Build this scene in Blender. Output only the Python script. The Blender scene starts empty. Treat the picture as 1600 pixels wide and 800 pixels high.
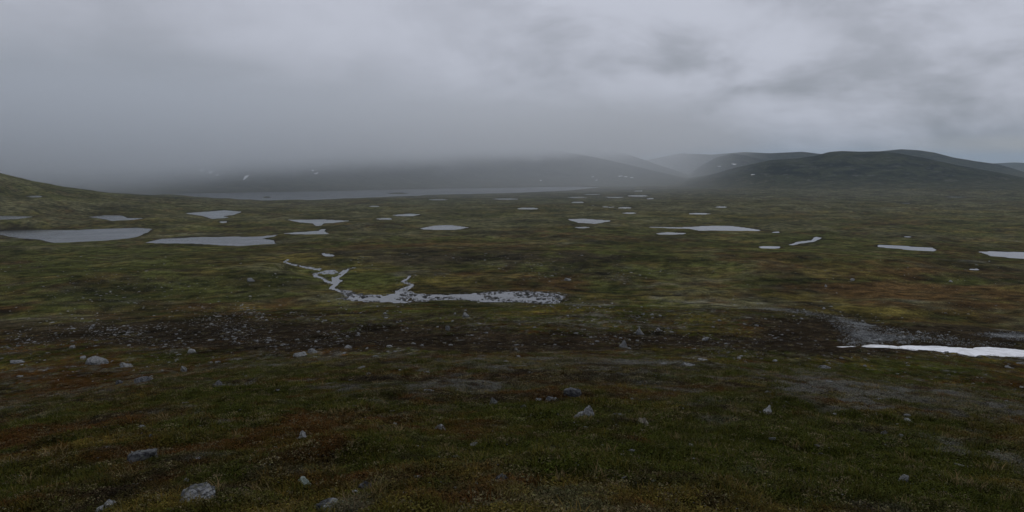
import bpy, math, random
import numpy as np

# ------------------------------------------------------------------ scene, camera, light
sc = bpy.context.scene
col = sc.collection
R = math.radians
F = 1256.0                      # focal length in photo pixels (1600 wide)
HORIZON = 252.0                 # photo row of the true horizon
PITCH = math.atan((400.0 - HORIZON) / F)
CP, SP = math.cos(PITCH), math.sin(PITCH)

cam = bpy.data.cameras.new('camera')
cam.sensor_fit = 'HORIZONTAL'
cam.sensor_width = 36.0
cam.lens = 36.0 * F / 1600.0
cam.clip_start = 0.1
cam.clip_end = 120000.0
camo = bpy.data.objects.new('camera', cam)
col.objects.link(camo)
camo.location = (0, 0, 0)       # eye height is 1.6 m above the slope; z = 0 is the eye
camo.rotation_euler = (math.pi / 2 - PITCH, 0, 0)
sc.camera = camo

sc.render.engine = 'CYCLES'
sc.cycles.use_denoising = True
sc.cycles.max_bounces = 8
sc.cycles.diffuse_bounces = 2
sc.cycles.glossy_bounces = 2
sc.cycles.volume_bounces = 6
sc.cycles.volume_step_rate = 1.0
sc.cycles.volume_max_steps = 256
sc.view_settings.view_transform = 'Standard'
sc.view_settings.look = 'None'
sc.view_settings.gamma = 1.0
sc.view_settings.use_curve_mapping = False
sc.view_settings.exposure = 0.0

SUN_EL, SUN_AZ = R(52), R(35)   # azimuth clockwise from +Y
sun = bpy.data.lights.new('sun', 'SUN')
sun.energy = 0.5
sun.angle = R(60)
sun.color = (1.0, 0.985, 0.96)
suno = bpy.data.objects.new('sun', sun)
col.objects.link(suno)
suno.rotation_euler = (math.pi / 2 - SUN_EL, 0, -SUN_AZ + math.pi)


def N(nt, typ, **kw):
    n = nt.nodes.new(typ)
    for k, v in kw.items():
        setattr(n, k, v)
    return n


def math_node(nt, op, a, b=None, c=None, clamp=False):
    n = nt.nodes.new('ShaderNodeMath')
    n.operation = op
    n.use_clamp = clamp
    for i, s in enumerate((a, b, c)):
        if s is None:
            continue
        if isinstance(s, (int, float)):
            n.inputs[i].default_value = s
        else:
            nt.links.new(s, n.inputs[i])
    return n.outputs[0]


def maprange(nt, v, a, b, c, d, smooth=True):
    n = nt.nodes.new('ShaderNodeMapRange')
    n.interpolation_type = 'SMOOTHSTEP' if smooth else 'LINEAR'
    nt.links.new(v, n.inputs['Value'])
    for k, x in (('From Min', a), ('From Max', b), ('To Min', c), ('To Max', d)):
        if isinstance(x, (int, float)):
            n.inputs[k].default_value = x
        else:
            nt.links.new(x, n.inputs[k])
    return n.outputs['Result']


def mixcol(nt, f, a, b, blend='MIX'):
    n = nt.nodes.new('ShaderNodeMix')
    n.data_type = 'RGBA'
    n.blend_type = blend
    if isinstance(f, (int, float)):
        n.inputs[0].default_value = f
    else:
        nt.links.new(f, n.inputs[0])
    for i, s in ((6, a), (7, b)):
        if isinstance(s, tuple):
            n.inputs[i].default_value = (*s, 1) if len(s) == 3 else s
        else:
            nt.links.new(s, n.inputs[i])
    return n.outputs[2]


def noise_tex(nt, vec, scale, detail=5, rough=0.55, dist=0.0):
    n = nt.nodes.new('ShaderNodeTexNoise')
    n.inputs['Scale'].default_value = scale
    n.inputs['Detail'].default_value = detail
    n.inputs['Roughness'].default_value = rough
    n.inputs['Distortion'].default_value = dist
    if vec is not None:
        nt.links.new(vec, n.inputs['Vector'])
    return n.outputs['Fac']


# ------------------------------------------------------------------ sky: a grey cloud deck over a clear Nishita sky
world = bpy.data.worlds.new('World')
sc.world = world
world.use_nodes = True
nt = world.node_tree
nt.nodes.clear()
out = N(nt, 'ShaderNodeOutputWorld')
bg = N(nt, 'ShaderNodeBackground')
sky = N(nt, 'ShaderNodeTexSky')
sky.sky_type = 'NISHITA'
sky.sun_disc = False
sky.sun_elevation = SUN_EL
sky.sun_rotation = SUN_AZ
clear = mixcol(nt, 1.0, sky.outputs[0], (0.07, 0.07, 0.07), 'MULTIPLY')
tc = N(nt, 'ShaderNodeTexCoord')
sep = N(nt, 'ShaderNodeSeparateXYZ')
nt.links.new(tc.outputs['Generated'], sep.inputs[0])
X, Y, Z = sep.outputs
zc = math_node(nt, 'MAXIMUM', Z, 0.0)
zz = math_node(nt, 'ADD', zc, 0.20)
px = math_node(nt, 'DIVIDE', X, zz)
py = math_node(nt, 'DIVIDE', Y, zz)
comb = N(nt, 'ShaderNodeCombineXYZ')
nt.links.new(px, comb.inputs[0])
nt.links.new(py, comb.inputs[1])
comb.inputs[2].default_value = 3.7
big = noise_tex(nt, comb.outputs[0], 0.45, 4, 0.5, 0.3)
mapn = N(nt, 'ShaderNodeMapping')
mapn.inputs['Scale'].default_value = (1.0, 1.0, 2.3)
mapn.inputs['Location'].default_value = (0.55, 0.3, 0.2)
nt.links.new(tc.outputs['Generated'], mapn.inputs[0])
fine = noise_tex(nt, mapn.outputs[0], 5.6, 8, 0.56, 0.22)
fine = maprange(nt, fine, 0.32, 0.72, 0.22, 0.76)
# structure fades out to the left where the deck has turned to drizzle
side = maprange(nt, X, -0.30, 0.25, 0.30, 1.0)
lift = maprange(nt, zc, 0.0, 0.20, 0.0, 1.0)
finec = math_node(nt, 'SUBTRACT', fine, 0.5)
finec = math_node(nt, 'MULTIPLY', finec, side)
bigc = math_node(nt, 'SUBTRACT', big, 0.5)
val = math_node(nt, 'MULTIPLY_ADD', finec, 0.64, 0.385)
val = math_node(nt, 'ADD', val, maprange(nt, X, -0.55, 0.0, -0.115, 0.025))
val = math_node(nt, 'MULTIPLY_ADD', bigc, 0.20, val)
val = math_node(nt, 'MULTIPLY_ADD', lift, 0.17, val)
lowleft = math_node(nt, 'MULTIPLY', maprange(nt, X, -0.62, 0.0, -0.19, 0.0), maprange(nt, zc, 0.0, 0.16, 1.0, 0.0))
val = math_node(nt, 'ADD', val, lowleft)
zen = maprange(nt, zc, 0.2, 1.0, 0.0, 0.10)
val = math_node(nt, 'ADD', val, zen)
val = math_node(nt, 'MAXIMUM', val, 0.12)
val = math_node(nt, 'SMOOTH_MIN', val, math_node(nt, 'ADD', zen, 0.56), 0.16)
tint = mixcol(nt, maprange(nt, val, 0.2, 0.5, 0.0, 1.0), (0.93, 0.995, 1.12), (0.955, 0.995, 1.14))
vcol = N(nt, 'ShaderNodeCombineColor')
for i in range(3):
    nt.links.new(val, vcol.inputs[i])
cloud = mixcol(nt, 1.0, vcol.outputs[0], tint, 'MULTIPLY')
# clear slot low on the right horizon
slot_e = maprange(nt, zc, 0.012, 0.034, 0.55, 0.0)
slot_a = maprange(nt, X, 0.36, 0.60, 0.0, 1.0)
slot = math_node(nt, 'MULTIPLY', slot_e, slot_a)
slot = math_node(nt, 'MULTIPLY', slot, maprange(nt, Y, 0.0, 0.3, 0.0, 1.0))
skyc = mixcol(nt, math_node(nt, 'MAXIMUM', slot, 0.02), cloud, clear)
nt.links.new(skyc, bg.inputs[0])
bg.inputs[1].default_value = 1.0
nt.links.new(bg.outputs[0], out.inputs[0])

# ------------------------------------------------------------------ numeric helpers
rng = np.random.default_rng(7)
random.seed(7)
_T = [np.random.default_rng(100 + i).random((256, 256)).astype(np.float32) for i in range(4)]


def vnoise(x, y, k=0):
    t = _T[k % 4]
    xi = np.floor(x)
    yi = np.floor(y)
    fx = (x - xi).astype(np.float32)
    fy = (y - yi).astype(np.float32)
    xi = xi.astype(np.int64) & 255
    yi = yi.astype(np.int64) & 255
    x1 = (xi + 1) & 255
    y1 = (yi + 1) & 255
    fx = fx * fx * fx * (fx * (fx * 6 - 15) + 10)
    fy = fy * fy * fy * (fy * (fy * 6 - 15) + 10)
    a = t[xi, yi] * (1 - fx) + t[x1, yi] * fx
    b = t[xi, y1] * (1 - fx) + t[x1, y1] * fx
    return (a * (1 - fy) + b * fy) * 2 - 1


def fbm(x, y, wl, octs=4, gain=0.5, k=0):
    r = 0
    amp = 1.0
    s = 0.0
    c, sn = math.cos(0.6), math.sin(0.6)
    x = np.asarray(x, dtype=np.float64) / wl + 17.3 * (k + 1)
    y = np.asarray(y, dtype=np.float64) / wl + 9.1 * (k + 1)
    for i in range(octs):
        r = r + amp * vnoise(x, y, k + i)
        s += amp * amp
        amp *= gain
        x, y = (c * x - sn * y) * 2.03 + 5.2, (sn * x + c * y) * 2.03 + 1.7
    return r / math.sqrt(s)


def sstep(a, b, x):
    t = np.clip((x - a) / (b - a), 0, 1)
    return t * t * (3 - 2 * t)


def ray(u, v):
    u = np.asarray(u, float)
    v = np.asarray(v, float)
    a = (u - 800) / F
    b = (400 - v) / F
    return np.stack([a, CP + b * SP, -SP + b * CP], -1)


def project(x, y, z):
    dep = y * CP - z * SP
    up = y * SP + z * CP
    dep_ = np.where(dep > 0.1, dep, 0.1)
    return 800 + F * x / dep_, 400 - F * up / dep_, dep


def az_of(u):
    return np.arctan2((np.asarray(u, float) - 800) / F, 1.0)


def tan_of(v):                  # elevation tangent of a photo row (centre column)
    b = (400 - np.asarray(v, float)) / F
    return (-SP + b * CP) / (CP + b * SP)


# ------------------------------------------------------------------ the lie of the land
_pd = np.array([0.3, 7, 20, 40, 60, 75, 90, 105, 150, 250, 330, 380, 402, 441, 640, 1000, 1400, 1900, 2400, 3000, 3600, 5000, 9000, 30000, 90000.])
_pz = np.array([-1.6, -3.14, -6.0, -10.5, -15.0, -18.3, -22.5, -25.9, -33.3, -47.8, -59.5, -68, -71, -73, -77, -95, -101, -108, -116, -120, -121, -125, -135, -190, -420.])
_ld = np.linspace(math.log(0.3), math.log(90000), 4000)
_lz = np.interp(np.exp(_ld), _pd, _pz)
_k = np.hanning(41)
_k /= _k.sum()
_lzs = np.convolve(np.pad(_lz, 20, mode='edge'), _k, mode='valid')
_lhu = np.array([-1400, -700, -300, -120, 0, 50, 100, 150, 200, 250, 300, 350, 400, 470, 600])
_lhv = np.array([190, 200, 222, 245, 265, 277, 286.5, 293, 299, 304.5, 309, 313, 316, 322, 335])
_lhaz = az_of(_lhu)
_lht = tan_of(_lhv)


def profile(d):
    return np.interp(np.log(np.maximum(d, 0.3)), _ld, _lzs)


def H_base(x, y):
    x = np.asarray(x, float)
    y = np.asarray(y, float)
    d = np.hypot(x, y)
    az = np.arctan2(x, y)
    z = profile(d)
    # the shoulder of a hill on the left
    azc = np.clip(az, -1.35, 1.35)
    tr = np.interp(azc, _lhaz, _lht)
    dr = 2200.0
    lift = np.maximum(0, tr * dr - profile(dr)) * (az < 0.3)
    lift = lift * np.where(d < dr, sstep(1250, dr, d) ** 0.9, 1 - sstep(dr, 3300, d))
    z = z + lift
    # foreground dips a little at both ends
    z = z - 0.9 * sstep(0.25, 0.6, -az) * sstep(20, 80, d) * (1 - sstep(90, 160, d))
    z = z - 0.45 * sstep(0.25, 0.6, az) * sstep(20, 80, d) * (1 - sstep(90, 160, d))
    return z


def H_rough(x, y):
    d = np.hypot(x, y)
    n = fbm(x, y, 420, 3, 0.5, 0) * 5.0 * sstep(800, 1700, d)
    n = n + fbm(x, y, 120, 3, 0.5, 1) * 2.8 * sstep(350, 1000, d)
    n = n + fbm(x, y, 60, 2, 0.5, 3) * 1.0 * sstep(130, 300, d)
    n = n + fbm(x, y, 34, 3, 0.55, 2) * 0.9 * sstep(80, 160, d)
    for bx_, by_, br_, bh_ in BUMPS:
        n = n + bh_ * np.exp(-((x - bx_) ** 2 + (y - by_) ** 2) / (br_ * br_))
    n = n + fbm(x, y, 14, 2, 0.5, 3) * 0.22 * sstep(15, 50, d)
    near = d < 400
    if near.any():
        a = np.zeros_like(d)
        xn, yn, dn = x[near], y[near], d[near]
        a[near] = (fbm(xn, yn, 4.5, 3, 0.5, 0) * 0.15 * (1 - sstep(250, 400, dn))
                   + fbm(xn, yn, 1.3, 3, 0.6, 1) * 0.11 * (1 - sstep(80, 160, dn)))
        n = n + a * sstep(0.5, 4, d)
    return n


def poly_sdf(px_, py_, P):
    """signed distance to polygon P (negative inside)"""
    dmin = np.full(px_.shape, 1e18)
    inside = np.zeros(px_.shape, bool)
    n = len(P)
    for i in range(n):
        ax, ay = P[i]
        bx, by = P[(i + 1) % n]
        ex, ey = bx - ax, by - ay
        L = ex * ex + ey * ey + 1e-9
        t = np.clip(((px_ - ax) * ex + (py_ - ay) * ey) / L, 0, 1)
        dd = (px_ - ax - t * ex) ** 2 + (py_ - ay - t * ey) ** 2
        dmin = np.minimum(dmin, dd)
        c = ((ay > py_) != (by > py_))
        with np.errstate(divide='ignore', invalid='ignore'):
            xi = ax + (py_ - ay) * ex / (ey if abs(ey) > 1e-9 else 1e-9)
        inside ^= c & (px_ < xi)
    s = np.sqrt(dmin)
    return np.where(inside, -s, s)


BUMPS = []      # low rises: x, y, radius, height
LAKES = []      # dicts: P, z, M, rough, kind ...
GROOVES = []    # (polyline, half width, depth)


def H(x, y):
    x = np.atleast_1d(np.asarray(x, float)).copy()
    y = np.atleast_1d(np.asarray(y, float)).copy()
    z = H_base(x, y) + H_rough(x, y)
    for L in LAKES:
        x0, x1, y0, y1 = L['bb']
        m = (x > x0) & (x < x1) & (y > y0) & (y < y1)
        if not m.any():
            continue
        xs, ys, zs = x[m], y[m], z[m]
        s = poly_sdf(xs, ys, L['P'])
        s = s + fbm(xs, ys, L['jw'], 3, 0.6, 2) * L['ja']
        w = 1 - sstep(0, L['M'], s)
        bank = L['z'] + L['lip'] + np.maximum(s, 0) * 0.028
        zo = zs * (1 - w) + bank * w
        dep = 0.25 + np.minimum(2.0, -s * 0.12)
        zi = L['z'] - dep
        if L.get('shoal'):
            zi = L['z'] - 0.16 + fbm(xs, ys, 5.5, 3, 0.6, 1) * L['shoal']
        t = sstep(-0.3 * L['edge'], 0.7 * L['edge'], s)
        z[m] = zi * (1 - t) + zo * t
    # no knoll stands between the hillside and a water that is seen from it
    if LAKES:
        rr = np.hypot(x, y)
        aa = np.arctan2(x, y)
        zc0 = z.copy()
        for L in LAKES:
            m = (aa > L['a0']) & (aa < L['a1']) & (rr > 0.55 * L['dn']) & (rr < L['dn'])
            if not m.any():
                continue
            pad = L['ap']
            f = sstep(0, pad, aa[m] - L['a0']) * sstep(0, pad, L['a1'] - aa[m])
            los = L['z'] * rr[m] / L['dn'] - 0.0012 * (L['dn'] - rr[m])
            z[m] = np.minimum(z[m], zc0[m] * (1 - f) + np.minimum(zc0[m], los) * f)
    for G, hw, dp in GROOVES:
        gx0, gy0 = G.min(0) - 6
        gx1, gy1 = G.max(0) + 6
        m = (x > gx0) & (x < gx1) & (y > gy0) & (y < gy1)
        if m.any():
            s = line_dist(x[m], y[m], G)
            z[m] -= dp * (1 - sstep(hw * 0.3, hw * 1.4, s))
    return z


def line_dist(px_, py_, G):
    dmin = np.full(px_.shape, 1e18)
    for (ax, ay), (bx, by) in zip(G[:-1], G[1:]):
        ex, ey = bx - ax, by - ay
        L = ex * ex + ey * ey + 1e-9
        t = np.clip(((px_ - ax) * ex + (py_ - ay) * ey) / L, 0, 1)
        dmin = np.minimum(dmin, (px_ - ax - t * ex) ** 2 + (py_ - ay - t * ey) ** 2)
    return np.sqrt(dmin)


_TS = np.exp(np.linspace(math.log(3.0), math.log(20000.0), 900))


def hit(u, v, fn=None):
    """first meeting of the pixel rays with the ground -> (n,3)"""
    fn = fn or H
    D = ray(np.atleast_1d(u), np.atleast_1d(v))
    D = D / np.hypot(D[:, 0], D[:, 1])[:, None]
    outp = np.zeros((len(D), 3))
    for i0 in range(0, len(D), 400):
        d = D[i0:i0 + 400]
        P = d[:, None, :] * _TS[None, :, None]
        h = fn(P[..., 0].ravel(), P[..., 1].ravel()).reshape(P.shape[:2])
        below = P[..., 2] < h
        k = np.where(below.any(1), below.argmax(1), len(_TS) - 1)
        k = np.maximum(k, 1)
        lo, hi = _TS[k - 1].copy(), _TS[k].copy()
        for _ in range(12):
            mid = (lo + hi) / 2
            q = d * mid[:, None]
            b = q[:, 2] < fn(q[:, 0], q[:, 1])
            hi = np.where(b, mid, hi)
            lo = np.where(b, lo, mid)
        outp[i0:i0 + 400] = d * hi[:, None]
    return outp


# ------------------------------------------------------------------ waters: (name, outline in photo pixels, label)
def blob(u, v, w, h):           # a small lens-shaped outline
    return [(u - w / 2, v), (u - w * .22, v - h * .42), (u + w * .2, v - h * .5), (u + w / 2, v + h * .1), (u + w * .15, v + h * .5), (u - w * .25, v + h * .38)]


WATERS = [
 ('lake', [(120, 303), (200, 302.5), (250, 302), (300, 300.5), (400, 300), (500, 299), (600, 296.5), (700, 294.5), (800, 293.3), (860, 291.8), (900, 291.6), (938, 292.8), (905, 296), (880, 298), (840, 300), (800, 301.5), (740, 303), (662, 304.5), (655, 306), (620, 307), (560, 309.5), (500, 312.5), (450, 314.5), (400, 313), (350, 313), (290, 311), (180, 309)],
  'long slate grey lake stretched along the foot of the misty mountain'),
 ('lake', [(-150, 352), (-40, 353), (0, 357), (25, 358.5), (70, 359.5), (120, 359.5), (170, 357.5), (215, 356), (238, 358), (228, 364), (215, 370), (200, 372.5), (160, 376), (105, 379), (80, 379), (62, 374), (30, 372), (0, 366.5), (-80, 364)],
  'broad pale lake cut by the left edge of the photo'),
 ('lake', [(228, 379), (252, 373.5), (300, 371), (360, 370), (402, 370), (432, 367), (428, 369.5), (408, 373), (426, 375.5), (430, 383), (404, 384), (370, 384), (300, 380.5), (245, 380)],
  'flat pale lake with a pointed left tip, just right of the broad lake'),
 ('pond', [(289, 333), (320, 331), (350, 328.5), (379, 331), (362, 336), (348, 338), (356, 340), (333, 342), (318, 338)],
  'kite shaped pond below the end of the left hillside'),
 ('pond', blob(349, 347, 10, 3), 'tiny pond just below the kite shaped pond'),
 ('pond', [(140, 339), (165, 336.5), (190, 337), (200, 341), (227, 340.5), (208, 343.5), (175, 345), (162, 342)],
  'ragged pond under the left hillside, above the broad pale lake'),
 ('pond', [(-80, 335), (-20, 337), (52, 338.5), (30, 342), (0, 343), (-70, 342)], 'small pond at the left edge, behind the broad pale lake'),
 ('pond', blob(55, 307, 26, 3), 'thin pond high on the left hillside'),
 ('pond', [(450, 343.5), (500, 343), (546, 345), (520, 348.5), (506, 349), (500, 353), (493, 353), (490, 349), (470, 347.5)],
  'winged pond with a small tail pointing towards the viewer'),
 ('pond', [(438, 365), (470, 362.5), (498, 361), (501, 358), (510, 358.5), (506, 362), (516, 366), (478, 366)],
  'pointed sliver of a pond below the winged pond'),
 ('pond', [(654, 357.5), (680, 352.5), (705, 352), (733, 355.5), (712, 359), (685, 359.5)], 'bright lens shaped pond alone near the middle of the plain'),
 ('pond', [(613, 336), (640, 333.8), (656, 335), (645, 337.8), (625, 337.5)], 'small pond straight behind the lens shaped pond, left of it'),
 ('pond', blob(601, 342, 26, 2.4), 'thin pond left of and below the small pond behind the lens shaped pond'),
 ('pond', [(885, 342.2), (915, 342), (957, 345), (930, 349.5), (905, 348)], 'blunt wedge shaped pond right of the middle'),
 ('pond', blob(910, 355.5, 24, 2), 'narrow puddle just below the wedge shaped pond'),
 ('pond', [(1000, 354), (1060, 355.2), (1085, 354.3), (1100, 353), (1140, 353), (1170, 356.5), (1202, 362.3), (1160, 361), (1090, 360), (1075, 357), (1030, 356)],
  'long spindle shaped pond with thin ends, right of the middle'),
 ('pond', [(1025, 365), (1040, 363), (1074, 364), (1066, 366.2), (1032, 366.5)], 'small pond below the left end of the spindle shaped pond'),
 ('pond', [(1183, 385), (1218, 385), (1220, 388), (1192, 388)], 'short pond left of the crooked channel'),
 ('channel', [(1231, 383), (1249, 377.5), (1268, 375.5), (1275, 370), (1283, 372), (1272, 377.5), (1250, 380.5), (1236, 384)], 'crooked open channel winding towards the viewer on the right'),
 ('pond', [(1371, 382.8), (1400, 384), (1455, 387), (1464, 391), (1450, 393), (1400, 388.2), (1372, 386)], 'slanting bar shaped pond on the right'),
 ('pond', [(1528, 393), (1560, 393), (1610, 395), (1680, 398), (1680, 410), (1600, 404.5), (1550, 400)], 'pale pond cut by the right edge of the photo'),
 ('pond', blob(1523, 421, 20, 2.4), 'tiny pool in the moor below the right edge pond'),
 ('pond', [(500, 395), (510, 396.5), (524, 399), (520, 401), (508, 400)], 'small pool at the head of the braided stream'),
]
for u, v, w, h, lab in [
    (790, 311, 42, 2.6, 'thin far pond in front of the middle of the long lake'),
    (825, 325.8, 34, 2.8, 'narrow pond on the plain behind the wedge shaped pond'),
    (903, 316.2, 20, 2.2, 'short strip of water in the far plain, left end of a dashed row'),
    (927, 321.3, 22, 1.8, 'second strip of the dashed row of water in the far plain'),
    (946, 323.3, 20, 2.0, 'third strip of the dashed row of water in the far plain'),
    (976, 324.7, 22, 2.2, 'right end strip of the dashed row of water in the far plain'),
    (902, 308.6, 22, 2.0, 'far short pond just in front of the right end of the long lake'),
    (925, 303.8, 26, 1.8, 'thin far pond off the tip of the long lake'),
    (960, 308.0, 20, 2.0, 'far short pond right of the tip of the long lake'),
    (997, 306.0, 34, 2.2, 'brightest thin far pond right of the long lake tip'),
    (1016, 310.4, 12, 1.6, 'tiny far pond just below the brightest thin far pond'),
    (998, 298.5, 16, 1.5, 'thin water streak at the foot of the misty valley'),
    (983, 333.0, 20, 2.2, 'thin pond on the plain right of and behind the wedge shaped pond'),
    (1092, 334.0, 36, 2.4, 'thin pond on the plain behind the spindle shaped pond'),
    (1127, 323.5, 20, 1.8, 'faint thin pond in the far plain left of the big right hill'),
    (685, 312.0, 34, 2.2, 'thin far pond left of the one before the middle of the long lake'),
    (585, 322.5, 18, 1.8, 'faint small pond in front of the left half of the long lake'),
    (1465, 289.6, 46, 2.0, 'thin streak of water along the foot of the big right hill'),
    (1495, 307.8, 34, 2.0, 'faint water streak in the plain below the big right hill'),
    (1213, 363.0, 14, 1.6, 'tiny puddle at the right tip of the spindle shaped pond'),
    (1418, 370.0, 12, 1.6, 'tiny bright puddle above the slanting bar shaped pond'),
    (1416, 317.8, 16, 1.6, 'faint short pond in the plain right of the middle of the hill foot'),
]:
    WATERS.append(('pond', blob(u, v, w, h), lab))


def chain(pts):
    """a ribbon outline from centre points (u, v, half height in pixels)"""
    up, dn = [], []
    n = len(pts)
    for i, (u, v, h) in enumerate(pts):
        a = pts[max(i - 1, 0)]
        b = pts[min(i + 1, n - 1)]
        tx, ty = b[0] - a[0], (b[1] - a[1]) * 3
        l = math.hypot(tx, ty)
        nx, ny = -ty / l, tx / l
        up.append((u + nx * h * 2.2, v + ny * h))
        dn.append((u - nx * h * 2.2, v - ny * h))
    return up + dn[::-1]


STREAMS = [
 ('stream', [(518, 466), (530, 468), (560, 470.5), (590, 472), (625, 474), (650, 472), (690, 468.5), (725, 468.5), (760, 472.5), (790, 475.5), (812, 475.5), (850, 474.5), (874, 474), (878, 468), (884, 463), (868, 459), (845, 456.5), (812, 455), (785, 455.5), (760, 457), (720, 460), (690, 460.5), (645, 459), (640, 456), (620, 455), (622, 459), (600, 461.5), (575, 461), (555, 459), (546, 455), (533, 453.5), (536, 460), (545, 465)],
  'wide stony stream pool with dark rocks showing through the water', 0.19),
 ('stream', chain([(622, 457.5, 2.2), (632, 452, 2.5), (640, 448, 2.0), (645, 445, 1.6), (634, 442, 1.4), (629, 439.5, 1.2), (637, 436, 1.0), (641, 430, 0.7)]),
  'short crooked brook entering the stony stream pool from behind', 0.12),
 ('stream', chain([(533, 456, 1.8), (518, 450, 1.6), (524, 445, 1.7), (527, 440, 1.6), (526, 434, 1.5), (534, 430, 1.2), (545, 420, 0.8), (556, 418, 0.5)]),
  'braided brook running down into the left end of the stony pool', 0.14),
 ('stream', chain([(517, 442, 1.4), (510, 439, 1.9), (505, 435, 1.2), (494, 432, 1.6), (491, 428, 1.3), (500, 426.5, 1.6), (515, 426, 3.4), (526, 424, 2.4)]),
  'knotted patch of shallow water among stones in the braided brook', 0.17),
 ('stream', chain([(502, 421, 2.0), (491, 420.5, 1.4), (483, 418.5, 1.6), (473, 416.5, 1.0), (455, 413, 0.8), (444, 409, 1.3), (450, 406, 0.9)]),
  'thin upper brook meandering away to the left above the knotted water', 0.10),
]


def add_water(name, outline, label, shoal=0.0):
    P0 = np.array(outline, float)
    c = P0.mean(0)
    if name == 'stream':
        q = hit([c[0]], [c[1] + 1], lambda a, b: H_base(a, b))[0]
        zl = q[2] - 0.4
    else:
        q = hit([c[0]], [c[1]], lambda a, b: H_base(a, b) + H_rough(a, b) * 0.4)[0]
        zl = q[2] - 0.5
    D = ray(P0[:, 0], P0[:, 1])
    P = D[:, :2] * (zl / D[:, 2])[:, None]
    d = math.hypot(*P.mean(0))
    M = 0.05 * d if name != 'stream' else 16.0
    if label.startswith('wide stony'):
        M = 26
    L = dict(P=P, z=zl, M=M, d=d, jw=max(3.0, d * 0.018), ja=max(0.25, d * 0.0011), lip=0.10 + d * 0.00012,
             edge=max(0.8, d * 0.0016), shoal=shoal, name=name, label=label)
    az_ = np.arctan2(P[:, 0], P[:, 1])
    L['ap'] = 0.004 + 0.12 * (az_.max() - az_.min())
    L['a0'], L['a1'] = az_.min() - L['ap'], az_.max() + L['ap']
    dl = np.hypot(P[:, 0], P[:, 1])
    L['dn'] = dl.min() + 0.12 * (dl.max() - dl.min())
    e = M + 5
    L['bb'] = (P[:, 0].min() - e, P[:, 0].max() + e, P[:, 1].min() - e, P[:, 1].max() + e)
    return L


for u_, v_, r_, h_ in [(1000, 497, 38, 2.2), (1130, 505, 30, 1.5), (790, 492, 30, 1.6), (592, 352, 60, 6.0), (360, 428, 60, 4.0), (150, 440, 55, 3.5), (900, 402, 80, 5.0), (215, 342, 70, 5.0), (1210, 412, 80, 4.0), (660, 395, 60, 3.5), (1380, 412, 90, 4.0), (60, 395, 90, 4.0), (1460, 300, 300, 7), (1120, 318, 260, 6)]:
    q_ = hit([u_], [v_], H_base)[0]
    BUMPS.append((q_[0], q_[1], r_, h_))
_new = [add_water(*w) for w in WATERS] + [add_water(a, b, c, s) for a, b, c, s in STREAMS]
# small basins first so the big lakes win where they meet
_new[0]['a0'] = az_of(430.0)      # its left end stays behind the hillside
LAKES.extend(_new)

_g = hit([1195, 1262, 1290, 1330, 1352, 1400, 1450, 1500, 1540, 1600, 1680], [471, 473, 480, 492, 498, 503, 508, 515, 518, 521, 526])
GROOVES.append((_g[:, :2].copy(), 1.5, 0.9))
_g2 = hit([870, 940, 1000, 1060], [447, 457, 461, 462])
GROOVES.append((_g2[:, :2].copy(), 1.6, 0.6))


# ------------------------------------------------------------------ far hills
def hill_fn(sil, dr, foot, back=1.45, rough=18.0, wl=420.0, k=0, power=1.0):
    su = np.array([s[0] for s in sil], float)
    sv = np.array([s[1] for s in sil], float)
    a = az_of(su)
    t = tan_of(sv)
    fu = az_of(np.array([s[0] for s in foot], float))
    fd = np.array([s[1] for s in foot], float)

    def fn(x, y):
        d = np.hypot(x, y)
        az = np.arctan2(x, y)
        base = profile(d) - 6
        zr = np.interp(az, a, t, left=-1, right=-1) * dr
        df = np.interp(az, fu, fd)
        w = np.where(d < dr, sstep(df, dr, d) ** power, 1 - sstep(dr, dr * back, d))
        w = np.where(d < df, 0, w)
        rel = np.maximum(zr - base, 0)
        nz = fbm(x, y, wl, 5, 0.5, k)
        env = w * (1.04 - w) * 1.4 * np.clip(rel / 90, 0, 1)
        return base + rel * w + nz * rough * env
    fn.span = (a.min(), a.max(), fd.min(), dr * back)
    return fn


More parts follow.
